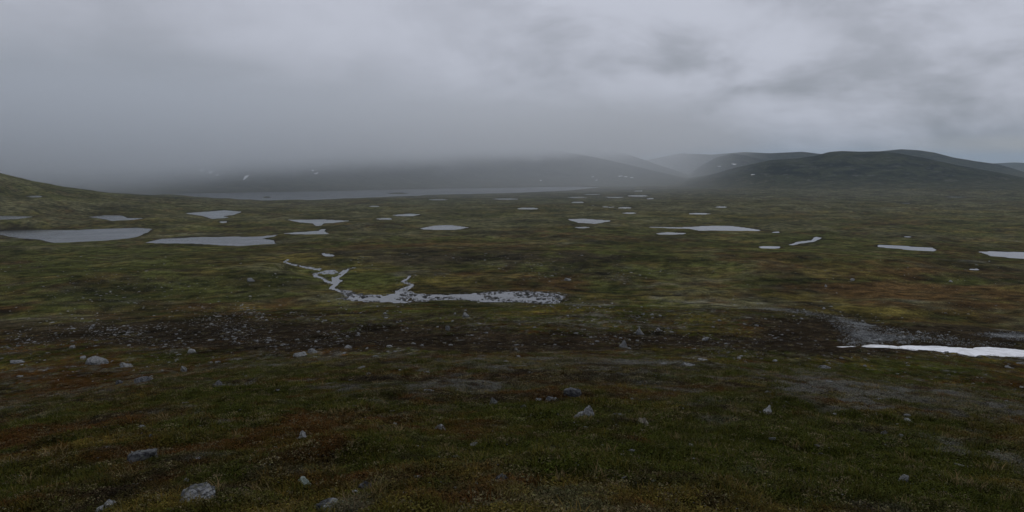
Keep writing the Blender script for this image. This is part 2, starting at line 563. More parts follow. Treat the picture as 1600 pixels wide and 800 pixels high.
HILLS = [
 ('mountain', hill_fn([(-900, 150), (-300, 165), (0, 185), (300, 200), (500, 205), (650, 214), (760, 224), (860, 233), (930, 246), (985, 258), (1040, 271), (1090, 284), (1130, 294)], 5400,
                      [(-900, 3100), (100, 3180), (500, 3330), (700, 3620), (860, 3950), (1130, 4300)], rough=34, wl=700, k=1, power=0.85),
  'dark mountain flank behind the long lake with its top lost in cloud', (260, 110)),
 ('mountain', hill_fn([(780, 262), (840, 240), (900, 233), (950, 233), (985, 243), (1020, 255), (1060, 268), (1110, 284), (1140, 294)], 7000, [(780, 5000), (1140, 5000)], rough=26, wl=600, k=2),
  'grey mountain shoulder behind the dark flank, sloping right into the misty valley', (110, 60)),
 ('mountain', hill_fn([(940, 275), (1000, 252), (1060, 240), (1110, 242), (1160, 238), (1200, 240), (1250, 238), (1300, 244), (1350, 262)], 9500, [(940, 7200), (1350, 7200)], rough=24, wl=700, k=3),
  'faint far ridge closing the misty valley', (110, 50)),
 ('hill', hill_fn([(1040, 292), (1075, 272), (1095, 258), (1118, 246), (1142, 240), (1162, 243), (1190, 250), (1230, 258), (1290, 280)], 7400, [(1040, 5600), (1290, 5600)], rough=20, wl=380, k=0),
  'small cone shaped hill left of the big right hill', (110, 70)),
 ('hill', hill_fn([(1020, 292), (1100, 276), (1150, 262), (1200, 251), (1240, 247.5), (1268, 244), (1292, 238), (1312, 236.5), (1340, 237.5), (1372, 237), (1400, 240), (1440, 247), (1490, 257), (1560, 268), (1640, 284), (1680, 292)], 4900,
                  [(1060, 3500), (1680, 3500)], rough=46, wl=420, k=2, power=1.1),
  'big dark rounded hill on the right with a flat top', (240, 120)),
 ('hill', hill_fn([(1300, 262), (1345, 242), (1372, 237.5), (1402, 235), (1430, 236.5), (1455, 240), (1485, 247), (1520, 252), (1555, 256), (1580, 262), (1604, 269), (1680, 279), (1760, 285)], 8600,
                  [(1300, 6900), (1760, 6900)], rough=20, wl=400, k=1),
  'paler hill back behind the big right hill, falling to the right edge', (200, 90)),
 ('hill', hill_fn([(1460, 270), (1510, 259), (1545, 255), (1580, 253.5), (1640, 256), (1720, 252), (1850, 256), (2000, 262)], 17000, [(1460, 13000), (2000, 13000)], rough=30, wl=1500, k=3),
  'far blue hill low on the horizon at the right edge', (120, 50)),
]


def H_all(x, y):
    z = H(x, y)
    for _, fn, _, _ in HILLS:
        z = np.maximum(z, fn(x, y))
    return z


# ------------------------------------------------------------------ plant cover colours (real cover types)
TYPES = np.array([
    (0.033, 0.038, 0.0058),     # 0 green sedge and grass
    (0.050, 0.0245, 0.0065),    # 1 rust dwarf birch and bilberry
    (0.080, 0.063, 0.0130),     # 2 ochre yellow bog grass
    (0.0210, 0.0150, 0.0085),   # 3 dark peat and crowberry
    (0.100, 0.096, 0.076),      # 4 pale lichen
    (0.064, 0.061, 0.029),      # 5 grey green heath
    (0.13, 0.135, 0.135),       # 6 bare grey rubble
])
ZONES = [  # u, v, ru, rv, type, strength
    # foreground
    (130, 590, 190, 40, 1, 1.2), (60, 680, 180, 60, 1, 0.8), (260, 690, 150, 25, 1, 0.9), (440, 690, 110, 35, 1, 1.1), (330, 770, 160, 30, 1, 0.7),
    (420, 620, 170, 35, 0, 1.4), (40, 740, 120, 50, 0, 0.9), (980, 720, 330, 50, 0, 1.6), (1300, 740, 160, 50, 0, 1.3), (780, 700, 130, 30, 0, 1.0),
    (620, 720, 100, 30, 1, 0.4), (1060, 610, 120, 25, 1, 0.6), (950, 625, 60, 15, 1, 0.7), (1520, 680, 120, 60, 4, 0.30), (1250, 610, 200, 25, 0, 0.35), (1250, 600, 120, 14, 1, 0.4), (750, 565, 260, 14, 4, 0.7),
    (1000, 568, 240, 14, 4, 0.45), (1420, 575, 160, 20, 0, 0.7), (1100, 590, 80, 12, 0, 1.0), (560, 585, 120, 14, 0, 0.6), (530, 770, 90, 20, 4, 0.7), (680, 610, 90, 14, 4, 0.5),
    # stony hollow
    (250, 522, 330, 24, 3, 2.5), (620, 533, 260, 17, 3, 2.5), (860, 532, 130, 14, 3, 1.9), (1130, 533, 180, 14, 3, 2.3), (480, 505, 200, 18, 3, 0.9), (400, 530, 300, 16, 1, 0.6), (660, 510, 70, 14, 1, 1.0), (300, 480, 200, 18, 1, 0.7),
    (1270, 515, 60, 22, 3, 3.0), (1420, 515, 120, 10, 3, 2.6), (1540, 530, 90, 14, 3, 2.4), (1380, 545, 160, 8, 3, 2.4), (1180, 500, 120, 12, 3, 0.8), (700, 488, 140, 10, 5, 0.9), (640, 500, 200, 10, 5, 0.5),
    # right hand bog
    (1150, 462, 200, 8, 2, 1.6), (1320, 480, 120, 12, 2, 2.0), (1400, 488, 110, 8, 2, 2.0), (1300, 452, 60, 10, 2, 0.9), (1330, 425, 70, 10, 2, 1.4), (1440, 428, 120, 5, 2, 0.9),
    (1400, 450, 160, 5, 1, 1.5), (1260, 446, 90, 5, 1, 0.9), (1470, 423, 90, 4, 1, 1.6), (1520, 465, 120, 16, 1, 0.8), (1370, 440, 200, 6, 0, 1.0), (1380, 350, 60, 3, 1, 1.6), (1500, 387, 60, 6, 1, 1.0), (1230, 374, 90, 5, 0, 1.4),
    # around the stream
    (700, 437, 70, 12, 2, 1.7), (590, 436, 60, 14, 0, 1.3), (590, 448, 60, 8, 2, 0.8), (480, 402, 80, 8, 2, 1.7), (560, 425, 60, 10, 0, 0.8), (440, 425, 60, 8, 0, 0.9), (780, 432, 130, 8, 1, 0.9), (860, 445, 70, 6, 1, 0.9),
    (850, 400, 140, 14, 3, 0.8), (880, 395, 90, 10, 1, 1.1), (660, 382, 150, 8, 1, 1.2), (430, 378, 90, 6, 1, 0.9), (150, 395, 200, 10, 0, 1.1), (100, 420, 140, 14, 0, 0.9), (300, 400, 90, 8, 2, 0.5), (200, 450, 180, 18, 3, 0.7),
    (1020, 400, 160, 20, 0, 0.7), (980, 370, 160, 10, 1, 0.6), (700, 405, 140, 12, 3, 0.8), (200, 480, 160, 8, 2, 0.4), (20, 482, 40, 4, 1, 2.0), (290, 494, 25, 4, 2, 1.6),
    # plain
    (800, 325, 900, 22, 5, 0.8), (1300, 300, 600, 20, 5, 0.9), (1330, 333, 200, 3, 2, 1.3), (1000, 340, 130, 4, 0, 1.3), (1050, 338, 80, 2, 2, 0.9), (700, 345, 250, 10, 5, 0.9), (170, 330, 200, 14, 5, 0.4), (100, 300, 140, 20, 0, 0.7),
    (1180, 340, 200, 4, 2, 0.8), (1500, 330, 90, 2.5, 2, 1.3), (1450, 345, 120, 4, 2, 0.8), (1530, 362, 90, 3, 2, 0.7), (920, 330, 150, 4, 2, 0.6), (1240, 320, 160, 4, 2, 0.5), (350, 318, 160, 4, 2, 0.5),
    (700, 290, 500, 12, 5, 0.6), (120, 325, 50, 4, 4, 0.9), (740, 352, 60, 10, 5, 0.8),
    # gravel patches in the hollow
    (430, 522, 110, 12, 6, 2.6), (120, 520, 120, 14, 6, 2.3), (300, 545, 90, 7, 6, 2.4), (640, 515, 120, 12, 6, 2.0), (1230, 545, 90, 6, 6, 2.4), (900, 490, 70, 8, 6, 2.2), (430, 425, 60, 8, 5, 1.4), (120, 440, 120, 12, 5, 1.2),
    (470, 470, 90, 8, 6, 1.9), (860, 505, 100, 10, 6, 2.0), (560, 350, 60, 8, 4, 0.9), (1100, 505, 120, 10, 6, 1.8),
    (1570, 523, 46, 4.0, 6, 4.4), (560, 464, 40, 7, 6, 2.3), (640, 467, 60, 7, 6, 2.2), (860, 466, 50, 9, 6, 2.4), (515, 432, 30, 10, 6, 2.0), (750, 473, 70, 4, 6, 1.6),
]


SCREE = [(1168, 481, 22, 2.0, .7), (1195, 482, 24, 2.2, .8), (1222, 484, 24, 2.4, .9), (1250, 487, 24, 2.6, 1), (1274, 490.5, 24, 3, 1), (1296, 494.5, 24, 3.6, 1), (1314, 500, 24, 4.5, 1.1), (1330, 507, 26, 6, 1.2), (1342, 515, 28, 8, 1.2), (1350, 524, 32, 9, 1.1), (1350, 533, 32, 8, 1.0),
         (1385, 520, 34, 9, .8), (1400, 530, 50, 7, .7), (1430, 525, 40, 7, .7), (1465, 530, 40, 6, .6), (1500, 536, 36, 4.5, .55), (1570, 523, 46, 4.5, 1.0), (1600, 528, 40, 4, .8), (1550, 538, 40, 4, .4)]
ZONES += [(a_, b_, c_, d_, 6, 3.6 * e_) for a_, b_, c_, d_, e_ in SCREE]


def cover(x, y, z, far=False, seed=0):
    """weights of the cover types -> colour and the weights themselves"""
    d = np.hypot(x, y)
    u, v, dep = project(x, y, z)
    infront = dep > 1
    w = np.zeros((len(TYPES), len(x)), np.float32)
    bias = [0.50, 0.18, 0.02, 0.2, -0.55, -0.22, -3.2]
    # coarse and fine mixture of patches; the grain follows the size of the land
    for t in range(len(TYPES)):
        n = (fbm(x, y, 160, 3, 0.75, t) * 0.55 * sstep(60, 300, d)
             + fbm(x + 31 * t, y - 17 * t, 22, 3, 0.8, t + 1) * 0.75
             + fbm(x - 71 * t, y + 13 * t, 3.2, 5, 0.9, t + 2) * 1.15 * (1 - sstep(150, 500, d)))
        if t == 4:
            n = n * 1.35 + (0.16 + 0.85 * fbm(x, y, 0.9, 3, 0.8, 1)) * (1 - sstep(90, 150, d))
        w[t] = bias[t] + n
    rel = fbm(x, y, 120, 3, 0.5, 1) * sstep(350, 1000, d) + 0.7 * fbm(x, y, 34, 3, 0.55, 2) * sstep(80, 160, d)
    w[5] += 0.5 * sstep(500, 1500, d) + 0.75 * rel
    w[4] += 0.42 * rel
    w[0] -= 0.20 * rel
    w[2] -= 0.35 * rel
    w[4] -= 0.35 * sstep(300, 900, d)
    w[2] -= 0.25 * (1 - sstep(90, 250, d))
    wob_u = fbm(x, y, 18, 3, 0.6, 1) * 20
    for zu, zv, ru, rv, t, s in ZONES:
        g = ((u + wob_u - zu) / ru) ** 2 + ((v - zv) / rv) ** 2
        m = infront & (g < 9)
        if m.any():
            w[t][m] += ((s if t in (3, 6) else s * 0.72) * np.exp(-g[m])).astype(np.float32)
    e = np.exp(np.clip(w * 3.8, -40, 40))
    e /= e.sum(0)
    c = e.T @ TYPES
    # the colour blends towards a pale olive with distance, greyer far out
    far_mix = (0.34 * sstep(120, 600, d) + 0.42 * sstep(700, 2200, d))[:, None]
    c = c * (1 - far_mix * 0.5) + (np.array([0.102, 0.095, 0.051]) + np.array([-0.012, -0.008, 0.016]) * sstep(1500, 3200, d)[:, None]) * far_mix * 0.5
    return c, e


def new_obj(name, me, mat=None, parent=None, **props):
    o = bpy.data.objects.new(name, me)
    col.objects.link(o)
    if mat is not None:
        me.materials.append(mat)
    if parent is not None:
        o.parent = parent
    for k, v in props.items():
        if v is not None:
            o[k] = v
    return o


def grid_mesh(name, V, nr, nc, wrap=False):
    """V: (nr*nc,3) row-major; quads"""
    i = np.arange(nr - 1)[:, None]
    j = np.arange(nc if wrap else nc - 1)[None, :]
    a = i * nc + j
    b = i * nc + (j + 1) % nc
    c = (i + 1) * nc + (j + 1) % nc
    d = (i + 1) * nc + j
    Fq = np.stack([a, d, c, b], -1).reshape(-1, 4)
    return raw_mesh(name, V, Fq)


def raw_mesh(name, V, Fq, smooth=True):
    me = bpy.data.meshes.new(name)
    n = Fq.shape[1]
    me.vertices.add(len(V))
    me.vertices.foreach_set('co', np.asarray(V, np.float32).ravel())
    me.loops.add(Fq.size)
    me.loops.foreach_set('vertex_index', Fq.astype(np.int32).ravel())
    me.polygons.add(len(Fq))
    me.polygons.foreach_set('loop_start', np.arange(0, Fq.size, n, dtype=np.int32))
    me.polygons.foreach_set('use_smooth', np.full(len(Fq), smooth))
    me.update(calc_edges=True)
    return me


def set_col(me, c, name='cover', a=None):
    at = me.attributes.new(name, 'FLOAT_COLOR', 'POINT')
    rgba = np.ones((len(c), 4), np.float32)
    rgba[:, :3] = c
    if a is not None:
        rgba[:, 3] = a
    at.data.foreach_set('color', rgba.ravel())


# ------------------------------------------------------------------ materials
def principled(name, rough=0.9, spec=0.2):
    m = bpy.data.materials.new(name)
    m.use_nodes = True
    t = m.node_tree
    b = t.nodes['Principled BSDF']
    b.inputs['Roughness'].default_value = rough
    b.inputs['Specular IOR Level'].default_value = spec
    return m, t, b


def tundra_material():
    m, t, b = principled('tundra', 1.0, 0.0)
    at = N(t, 'ShaderNodeAttribute', attribute_name='cover')
    geo = N(t, 'ShaderNodeNewGeometry')
    pos = geo.outputs['Position']
    n1 = noise_tex(t, pos, 9.0, 6, 0.7)
    n2 = noise_tex(t, pos, 1.1, 5, 0.65)
    n3 = noise_tex(t, pos, 0.11, 5, 0.65)
    n4 = noise_tex(t, pos, 0.016, 5, 0.65)
    f = math_node(t, 'MULTIPLY', maprange(t, n1, 0.36, 0.64, 0.40, 1.60, False), maprange(t, n2, 0.36, 0.64, 0.45, 1.55, False))
    f = math_node(t, 'MULTIPLY', f, maprange(t, n3, 0.37, 0.63, 0.42, 1.58, False))
    f = math_node(t, 'MULTIPLY', f, maprange(t, n4, 0.37, 0.63, 0.55, 1.45, False))
    k = N(t, 'ShaderNodeCombineColor')
    for i in range(3):
        t.links.new(f, k.inputs[i])
    c = mixcol(t, 1.0, at.outputs['Color'], k.outputs[0], 'MULTIPLY')
    # pale flecks of stone and lichen
    fl = noise_tex(t, pos, 2.6, 3, 0.6)
    fl2 = noise_tex(t, pos, 0.05, 3, 0.6)
    fl3 = noise_tex(t, pos, 0.35, 3, 0.6)
    fm = math_node(t, 'MULTIPLY', math_node(t, 'MAXIMUM', maprange(t, fl, 0.655, 0.69, 0.0, 1.0), maprange(t, fl3, 0.66, 0.70, 0.0, 0.8)), maprange(t, fl2, 0.42, 0.6, 0.0, 0.85))
    c = mixcol(t, fm, c, (0.15, 0.15, 0.135))
    t.links.new(c, b.inputs['Base Color'])
    bp = N(t, 'ShaderNodeBump')
    bp.inputs['Strength'].default_value = 0.9
    bp.inputs['Distance'].default_value = 0.10
    t.links.new(math_node(t, 'ADD', n1, n2), bp.inputs['Height'])
    t.links.new(bp.outputs[0], b.inputs['Normal'])
    return m


def hill_material():
    m, t, b = principled('mountain_heath', 1.0, 0.0)
    geo = N(t, 'ShaderNodeNewGeometry')
    pos = geo.outputs['Position']
    mp = N(t, 'ShaderNodeMapping')
    mp.inputs['Scale'].default_value = (1, 1, 2.6)
    t.links.new(pos, mp.inputs[0])
    n1 = noise_tex(t, mp.outputs[0], 0.008, 7, 0.68, 0.4)
    n2 = noise_tex(t, mp.outputs[0], 0.021, 6, 0.7)
    c = mixcol(t, maprange(t, n1, 0.40, 0.60, 0, 1), (0.012, 0.016, 0.014), (0.046, 0.051, 0.031))
    c = mixcol(t, maprange(t, n2, 0.54, 0.64, 0, 0.8), c, (0.088, 0.088, 0.080))
    sz = N(t, 'ShaderNodeSeparateXYZ')
    t.links.new(pos, sz.inputs[0])
    low = maprange(t, math_node(t, 'MULTIPLY_ADD', n1, 120.0, sz.outputs[2]), -65.0, 0.0, 0.85, 0.0)
    c = mixcol(t, low, c, mixcol(t, maprange(t, n2, 0.35, 0.65, 0, 1), (0.040, 0.042, 0.024), (0.095, 0.088, 0.052)))
    n3 = noise_tex(t, mp.outputs[0], 0.045, 4, 0.6)
    c = mixcol(t, maprange(t, n3, 0.5, 0.68, 0, 0.8), c, (0.018, 0.020, 0.018))
    t.links.new(c, b.inputs['Base Color'])
    bp = N(t, 'ShaderNodeBump')
    bp.inputs['Strength'].default_value = 0.8
    bp.inputs['Distance'].default_value = 28.0
    t.links.new(n1, bp.inputs['Height'])
    t.links.new(bp.outputs[0], b.inputs['Normal'])
    return m


def water_material(name, r0, r1):
    m, t, b = principled(name, 0.08, 0.5)
    b.inputs['Base Color'].default_value = (0.012, 0.014, 0.014, 1)
    b.inputs['IOR'].default_value = 1.33
    geo = N(t, 'ShaderNodeNewGeometry')
    n1 = noise_tex(t, geo.outputs['Position'], 0.9, 4, 0.6)
    n2 = noise_tex(t, geo.outputs['Position'], 0.02, 3, 0.6)
    bp = N(t, 'ShaderNodeBump')
    bp.inputs['Strength'].default_value = 0.08
    bp.inputs['Distance'].default_value = 0.05
    t.links.new(n1, bp.inputs['Height'])
    t.links.new(bp.outputs[0], b.inputs['Normal'])
    t.links.new(maprange(t, n2, 0.35, 0.65, r0, r1), b.inputs['Roughness'])
    return m


def rock_material(name, base, dark, lichen, lich_amt=0.5, inst=False):
    m, t, b = principled(name, 0.85, 0.25)
    if inst:
        geo = N(t, 'ShaderNodeNewGeometry')
        vec = geo.outputs['Position']
        sc1, sc2 = 3.0, 9.0
    else:
        tcn = N(t, 'ShaderNodeTexCoord')
        oi = N(t, 'ShaderNodeObjectInfo')
        add = N(t, 'ShaderNodeVectorMath', operation='ADD')
        t.links.new(tcn.outputs['Object'], add.inputs[0])
        mul = N(t, 'ShaderNodeMath', operation='MULTIPLY')
        mul.inputs[1].default_value = 57.0
        t.links.new(oi.outputs['Random'], mul.inputs[0])
        t.links.new(mul.outputs[0], add.inputs[1])
        vec = add.outputs[0]
        sc1, sc2 = 5.0, 17.0
    n1 = noise_tex(t, vec, sc1, 6, 0.7, 0.6)
    n2 = noise_tex(t, vec, sc2, 5, 0.75, 0.4)
    n3 = noise_tex(t, vec, sc1 * 1.7, 3, 0.6, 1.0)
    c = mixcol(t, maprange(t, n1, 0.42, 0.60, 0, 1), base, dark)
    c = mixcol(t, maprange(t, n2, 0.52, 0.64, 0, 0.9), c, (dark[0] * 0.45, dark[1] * 0.45, dark[2] * 0.45))
    c = mixcol(t, maprange(t, n3, 0.54, 0.62, 0, lich_amt), c, lichen)
    vo = N(t, 'ShaderNodeTexVoronoi', feature='DISTANCE_TO_EDGE')
    vo.inputs['Scale'].default_value = sc1 * 0.9
    wv = N(t, 'ShaderNodeVectorMath', operation='MULTIPLY_ADD')
    nv = N(t, 'ShaderNodeTexNoise')
    nv.inputs['Scale'].default_value = sc1
    t.links.new(vec, nv.inputs['Vector'])
    t.links.new(nv.outputs['Color'], wv.inputs[0])
    wv.inputs[1].default_value = (0.35, 0.35, 0.35)
    t.links.new(vec, wv.inputs[2])
    t.links.new(wv.outputs[0], vo.inputs['Vector'])
    c = mixcol(t, maprange(t, vo.outputs['Distance'], 0.0, 0.05, 0.75, 0.0), c, (dark[0] * 0.25, dark[1] * 0.25, dark[2] * 0.25))
    if inst:
        oi = N(t, 'ShaderNodeObjectInfo')
        k = N(t, 'ShaderNodeCombineColor')
        rv = maprange(t, oi.outputs['Random'], 0.0, 1.0, 0.35, 1.2, False)
        for i in range(3):
            t.links.new(rv, k.inputs[i])
        c = mixcol(t, 1.0, c, k.outputs[0], 'MULTIPLY')
    t.links.new(c, b.inputs['Base Color'])
    bp = N(t, 'ShaderNodeBump')
    bp.inputs['Strength'].default_value = 0.9
    bp.inputs['Distance'].default_value = 0.05
    t.links.new(n2, bp.inputs['Height'])
    t.links.new(bp.outputs[0], b.inputs['Normal'])
    return m


def snow_material():
    m, t, b = principled('old_snow', 0.7, 0.3)
    geo = N(t, 'ShaderNodeNewGeometry')
    n = noise_tex(t, geo.outputs['Position'], 0.35, 6, 0.65)
    n2 = noise_tex(t, geo.outputs['Position'], 2.5, 4, 0.6)
    c = mixcol(t, maprange(t, n, 0.35, 0.75, 0, 1), (0.80, 0.81, 0.83), (0.50, 0.50, 0.49))
    c = mixcol(t, maprange(t, n2, 0.6, 0.75, 0, 0.4), c, (0.40, 0.39, 0.36))
    t.links.new(c, b.inputs['Base Color'])
    bp = N(t, 'ShaderNodeBump')
    bp.inputs['Strength'].default_value = 0.5
    bp.inputs['Distance'].default_value = 0.15
    t.links.new(n, bp.inputs['Height'])
    t.links.new(bp.outputs[0], b.inputs['Normal'])
    return m


def plant_material(name, rough=0.7, trans=0.0):
    m, t, b = principled(name, rough, 0.03)
    at = N(t, 'ShaderNodeAttribute', attribute_name='cover')
    at.attribute_type = 'INSTANCER'
    at2 = N(t, 'ShaderNodeAttribute', attribute_name='shade')
    c = mixcol(t, 1.0, at.outputs['Color'], at2.outputs['Color'], 'MULTIPLY')
    t.links.new(c, b.inputs['Base Color'])
    return m


M_TUNDRA = tundra_material()
M_HILL = hill_material()
M_WATER = water_material('pond_water', 0.05, 0.12)
M_LAKE = water_material('ruffled_lake_water', 0.20, 0.24)
M_SNOW = snow_material()
M_ROCK = rock_material('lichen_rock', (0.23, 0.235, 0.235), (0.07, 0.073, 0.075), (0.20, 0.20, 0.14), 0.55)
M_ROCK_DARK = rock_material('dark_rock', (0.11, 0.112, 0.115), (0.032, 0.032, 0.035), (0.15, 0.155, 0.13), 0.6)
M_ROCK_PALE = rock_material('pale_rock', (0.29, 0.295, 0.29), (0.12, 0.123, 0.12), (0.22, 0.22, 0.15), 0.4)
M_STONE = rock_material('field_stone', (0.24, 0.245, 0.24), (0.10, 0.10, 0.097), (0.20, 0.20, 0.145), 0.4, inst=True)
M_STONE_WET = rock_material('wet_stone', (0.11, 0.105, 0.095), (0.045, 0.043, 0.040), (0.09, 0.085, 0.06), 0.4, inst=True)
M_GRASS = plant_material('grass_blades', 0.75)

# ------------------------------------------------------------------ ground: one sheet from the feet to the horizon
front = np.radians(np.arange(-42, 42.001, 0.105))
rest = np.radians(np.arange(42 + 1.5, 360 - 42 - 1.0, 1.5))
AZ = np.concatenate([front, rest])
RAD = np.concatenate([[0.3, 0.8, 1.4, 2.0, 2.6], np.exp(np.linspace(math.log(3.2), math.log(6500), 880)), np.exp(np.linspace(math.log(6900), math.log(80000), 36))])
gx = (RAD[:, None] * np.sin(AZ)[None, :]).ravel()
gy = (RAD[:, None] * np.cos(AZ)[None, :]).ravel()
gz = H(gx, gy)
ground_me = grid_mesh('ground', np.stack([gx, gy, gz], -1), len(RAD), len(AZ), wrap=True)
gcol, gwt = cover(gx, gy, gz)
for G, hw, dp in GROOVES:
    m = (np.abs(gx - G[:, 0].mean()) < 250) & (np.abs(gy - G[:, 1].mean()) < 250)
    s = line_dist(gx[m], gy[m], G)
    k = (1 - sstep(hw * 0.5, hw * 1.5, s))[:, None]
    gcol[m] = gcol[m] * (1 - k) + np.array([0.018, 0.015, 0.011]) * k
for L in LAKES:          # wet peat along the shores
    x0, x1, y0, y1 = L['bb']
    m = (gx > x0) & (gx < x1) & (gy > y0) & (gy < y1)
    if m.any():
        s = poly_sdf(gx[m], gy[m], L['P'])
        w_ = max(1.2, 0.005 * L['d'])
        k = ((1 - sstep(0.2 * w_, 1.3 * w_, s)) * np.clip(0.75 + 0.6 * fbm(gx[m], gy[m], 6 * w_, 3, 0.6, 1), 0, 1))[:, None]
        k = k * (0.45 if L['name'] == 'stream' else 0.85)
        gcol[m] = gcol[m] * (1 - k) + np.array([0.022, 0.017, 0.010]) * k
set_col(ground_me, gcol)
new_obj('ground', ground_me, M_TUNDRA, kind='structure', label='rolling open tundra of heath, bog and stones from slope to far plain', category='ground')

# ------------------------------------------------------------------ hills
for name, fn, lab, (na, nd) in HILLS:
    a0, a1, d0, d1 = fn.span
    A = np.linspace(a0, a1, na)
    D = np.linspace(d0 * 0.99, d1, nd)
    hx = (D[:, None] * np.sin(A)[None, :]).ravel()
    hy = (D[:, None] * np.cos(A)[None, :]).ravel()
    hz = fn(hx, hy)
    new_obj(name, grid_mesh(name, np.stack([hx, hy, hz], -1), nd, na), M_HILL, kind='structure', label=lab, category=name)

# ------------------------------------------------------------------ water sheets
for L in LAKES:
    P = L['P']
    s0 = L['edge'] * 1.2 + L['ja'] * 1.6
    # outline pushed outwards; the banks rise through it and draw the shore
    n = len(P)
    area = 0.5 * np.sum(P[:, 0] * np.roll(P[:, 1], -1) - np.roll(P[:, 0], -1) * P[:, 1])
    sg = 1 if area > 0 else -1
    Q = []
    for i in range(n):
        a, b, c = P[i - 1], P[i], P[(i + 1) % n]
        e1 = (b - a) / (np.linalg.norm(b - a) + 1e-9)
        e2 = (c - b) / (np.linalg.norm(c - b) + 1e-9)
        n1 = np.array([e1[1], -e1[0]]) * sg
        n2 = np.array([e2[1], -e2[0]]) * sg
        nn = n1 + n2
        l = np.linalg.norm(nn)
        nn = nn / l if l > 0.2 else n1
        Q.append(b + nn * s0)
    Q = np.array(Q)
    me = bpy.data.meshes.new(L['name'])
    me.from_pydata([(q[0], q[1], L['z']) for q in Q], [], [list(range(n)) if sg > 0 else list(range(n))[::-1]])
    me.update()
    new_obj(L['name'], me, M_LAKE if L['name'] == 'lake' or P[:, 0].mean() / P[:, 1].mean() < -0.44 else M_WATER, kind='structure', label=L['label'], category=L['name'])

# low islands in the long lake
zl = LAKES[0]['z']
for u, v, w, h, lab in [(622, 302.3, 36, 2.0, 'low dark island in the middle of the long lake'), (417, 308.4, 14, 2.2, 'small dark islet near the left end of the long lake')]:
    pts = blob(u, v, w, h)
    D = ray([p[0] for p in pts], [p[1] for p in pts])
    P = D[:, :2] * (zl / D[:, 2])[:, None]
    c = P.mean(0)
    V, Fc = [], []
    rings = [(1.0, -1.0), (0.93, 0.4), (0.6, 2.2), (0.25, 3.0)]
    n = len(P)
    for s, zz_ in rings:
        for q in P:
            r = c + (q - c) * s
            V.append((r[0], r[1], zl + zz_))
    V.append((c[0], c[1], zl + 3.3))
    for k in range(len(rings) - 1):
        for i in range(n):
            Fc.append((k * n + i, k * n + (i + 1) % n, (k + 1) * n + (i + 1) % n, (k + 1) * n + i))
    for i in range(n):
        Fc.append(((len(rings) - 1) * n + i, (len(rings) - 1) * n + (i + 1) % n, len(rings) * n))
    me = bpy.data.meshes.new('island')
    me.from_pydata(V, [], Fc)
    me.update()
    new_obj('island', me, M_HILL, kind='structure', label=lab, category='island')

# ------------------------------------------------------------------ snow
P0 = hit([1308, 1345, 1380, 1410, 1440, 1480, 1520, 1545, 1575, 1600, 1640, 1700, 1700, 1640, 1600, 1560, 1520, 1490, 1462, 1440, 1400, 1350],
         [542.0, 541.0, 540.4, 540.8, 541.8, 543, 543.8, 543.2, 545.4, 548.5, 552, 556, 559, 558.5, 557.3, 556.6, 556, 551.5, 548.6, 546.5, 544.4, 542.8])[:, :2]
bx0, by0 = P0.min(0) - 2
bx1, by1 = P0.max(0) + 2
nx_, ny_ = int((bx1 - bx0) / 0.4), int((by1 - by0) / 0.4)
SX, SY = np.meshgrid(np.linspace(bx0, bx1, nx_), np.linspace(by0, by1, ny_))
sx, sy = SX.ravel(), SY.ravel()
ss = poly_sdf(sx, sy, P0) + fbm(sx, sy, 2.4, 4, 0.7, 1) * 0.6
szh = H(sx, sy) + 0.32 * np.clip(-ss / 1.8, -1.2, 1) + 0.06 * fbm(sx, sy, 3, 3, 0.5, 2)
idx = np.arange(nx_ * ny_).reshape(ny_, nx_)
q = np.stack([idx[:-1, :-1], idx[:-1, 1:], idx[1:, 1:], idx[1:, :-1]], -1).reshape(-1, 4)
q = q[(ss[q] < 0.9).any(1)]
used, inv = np.unique(q, return_inverse=True)
me = raw_mesh('snow_patch', np.stack([sx, sy, szh], -1)[used], inv.reshape(q.shape))
new_obj('snow_patch', me, M_SNOW, label='large white snow bank at the foot of the scree on the right', category='snow patch')

SNOWS = [
 (315, 266, 9, 8, 'pale snow patch high on the misty mountain, leftmost of three'), (329, 269, 10, 7, 'pale snow patch on the misty mountain, middle of three'),
 (339, 273.5, 7, 3, 'smallest low snow patch right of two others on the misty mountain'), (384, 277, 12, 9, 'slanting snow patch alone low on the misty mountain'),
 (489, 266.5, 5, 5, 'upper of two linked snow spots on the dark mountain flank'), (494, 271, 9, 5, 'lower slanting snow spot of the linked pair on the dark flank'),
 (510, 256.5, 10, 3, 'thin slanting snow streak up near the cloud on the dark flank'), (837, 249, 8, 2.6, 'thin snow streak high above the right end of the long lake'),
 (845, 282, 4.5, 3, 'round snow dot just above the right end of the long lake'), (926, 276.3, 6, 1.8, 'faint snow speck above the tip of the long lake'),
 (932, 281.5, 6, 2, 'snow speck right of and lower than the faint one above the lake tip'), (969, 275.2, 10, 2.2, 'left snow streak of a row of three on the valley side'),
 (978, 276.2, 8, 2.2, 'middle snow streak of a row of three on the valley side'), (987, 277.4, 8, 2, 'right snow streak of a row of three on the valley side'),
 (1124, 259.8, 8, 2, 'small snow streak on the left side of the cone shaped hill'), (1147, 256.5, 11, 2.6, 'bright snow streak on the cone shaped hill'),
 (1176, 273, 9, 1.4, 'thin snow streak low on the left end of the big right hill'),
]
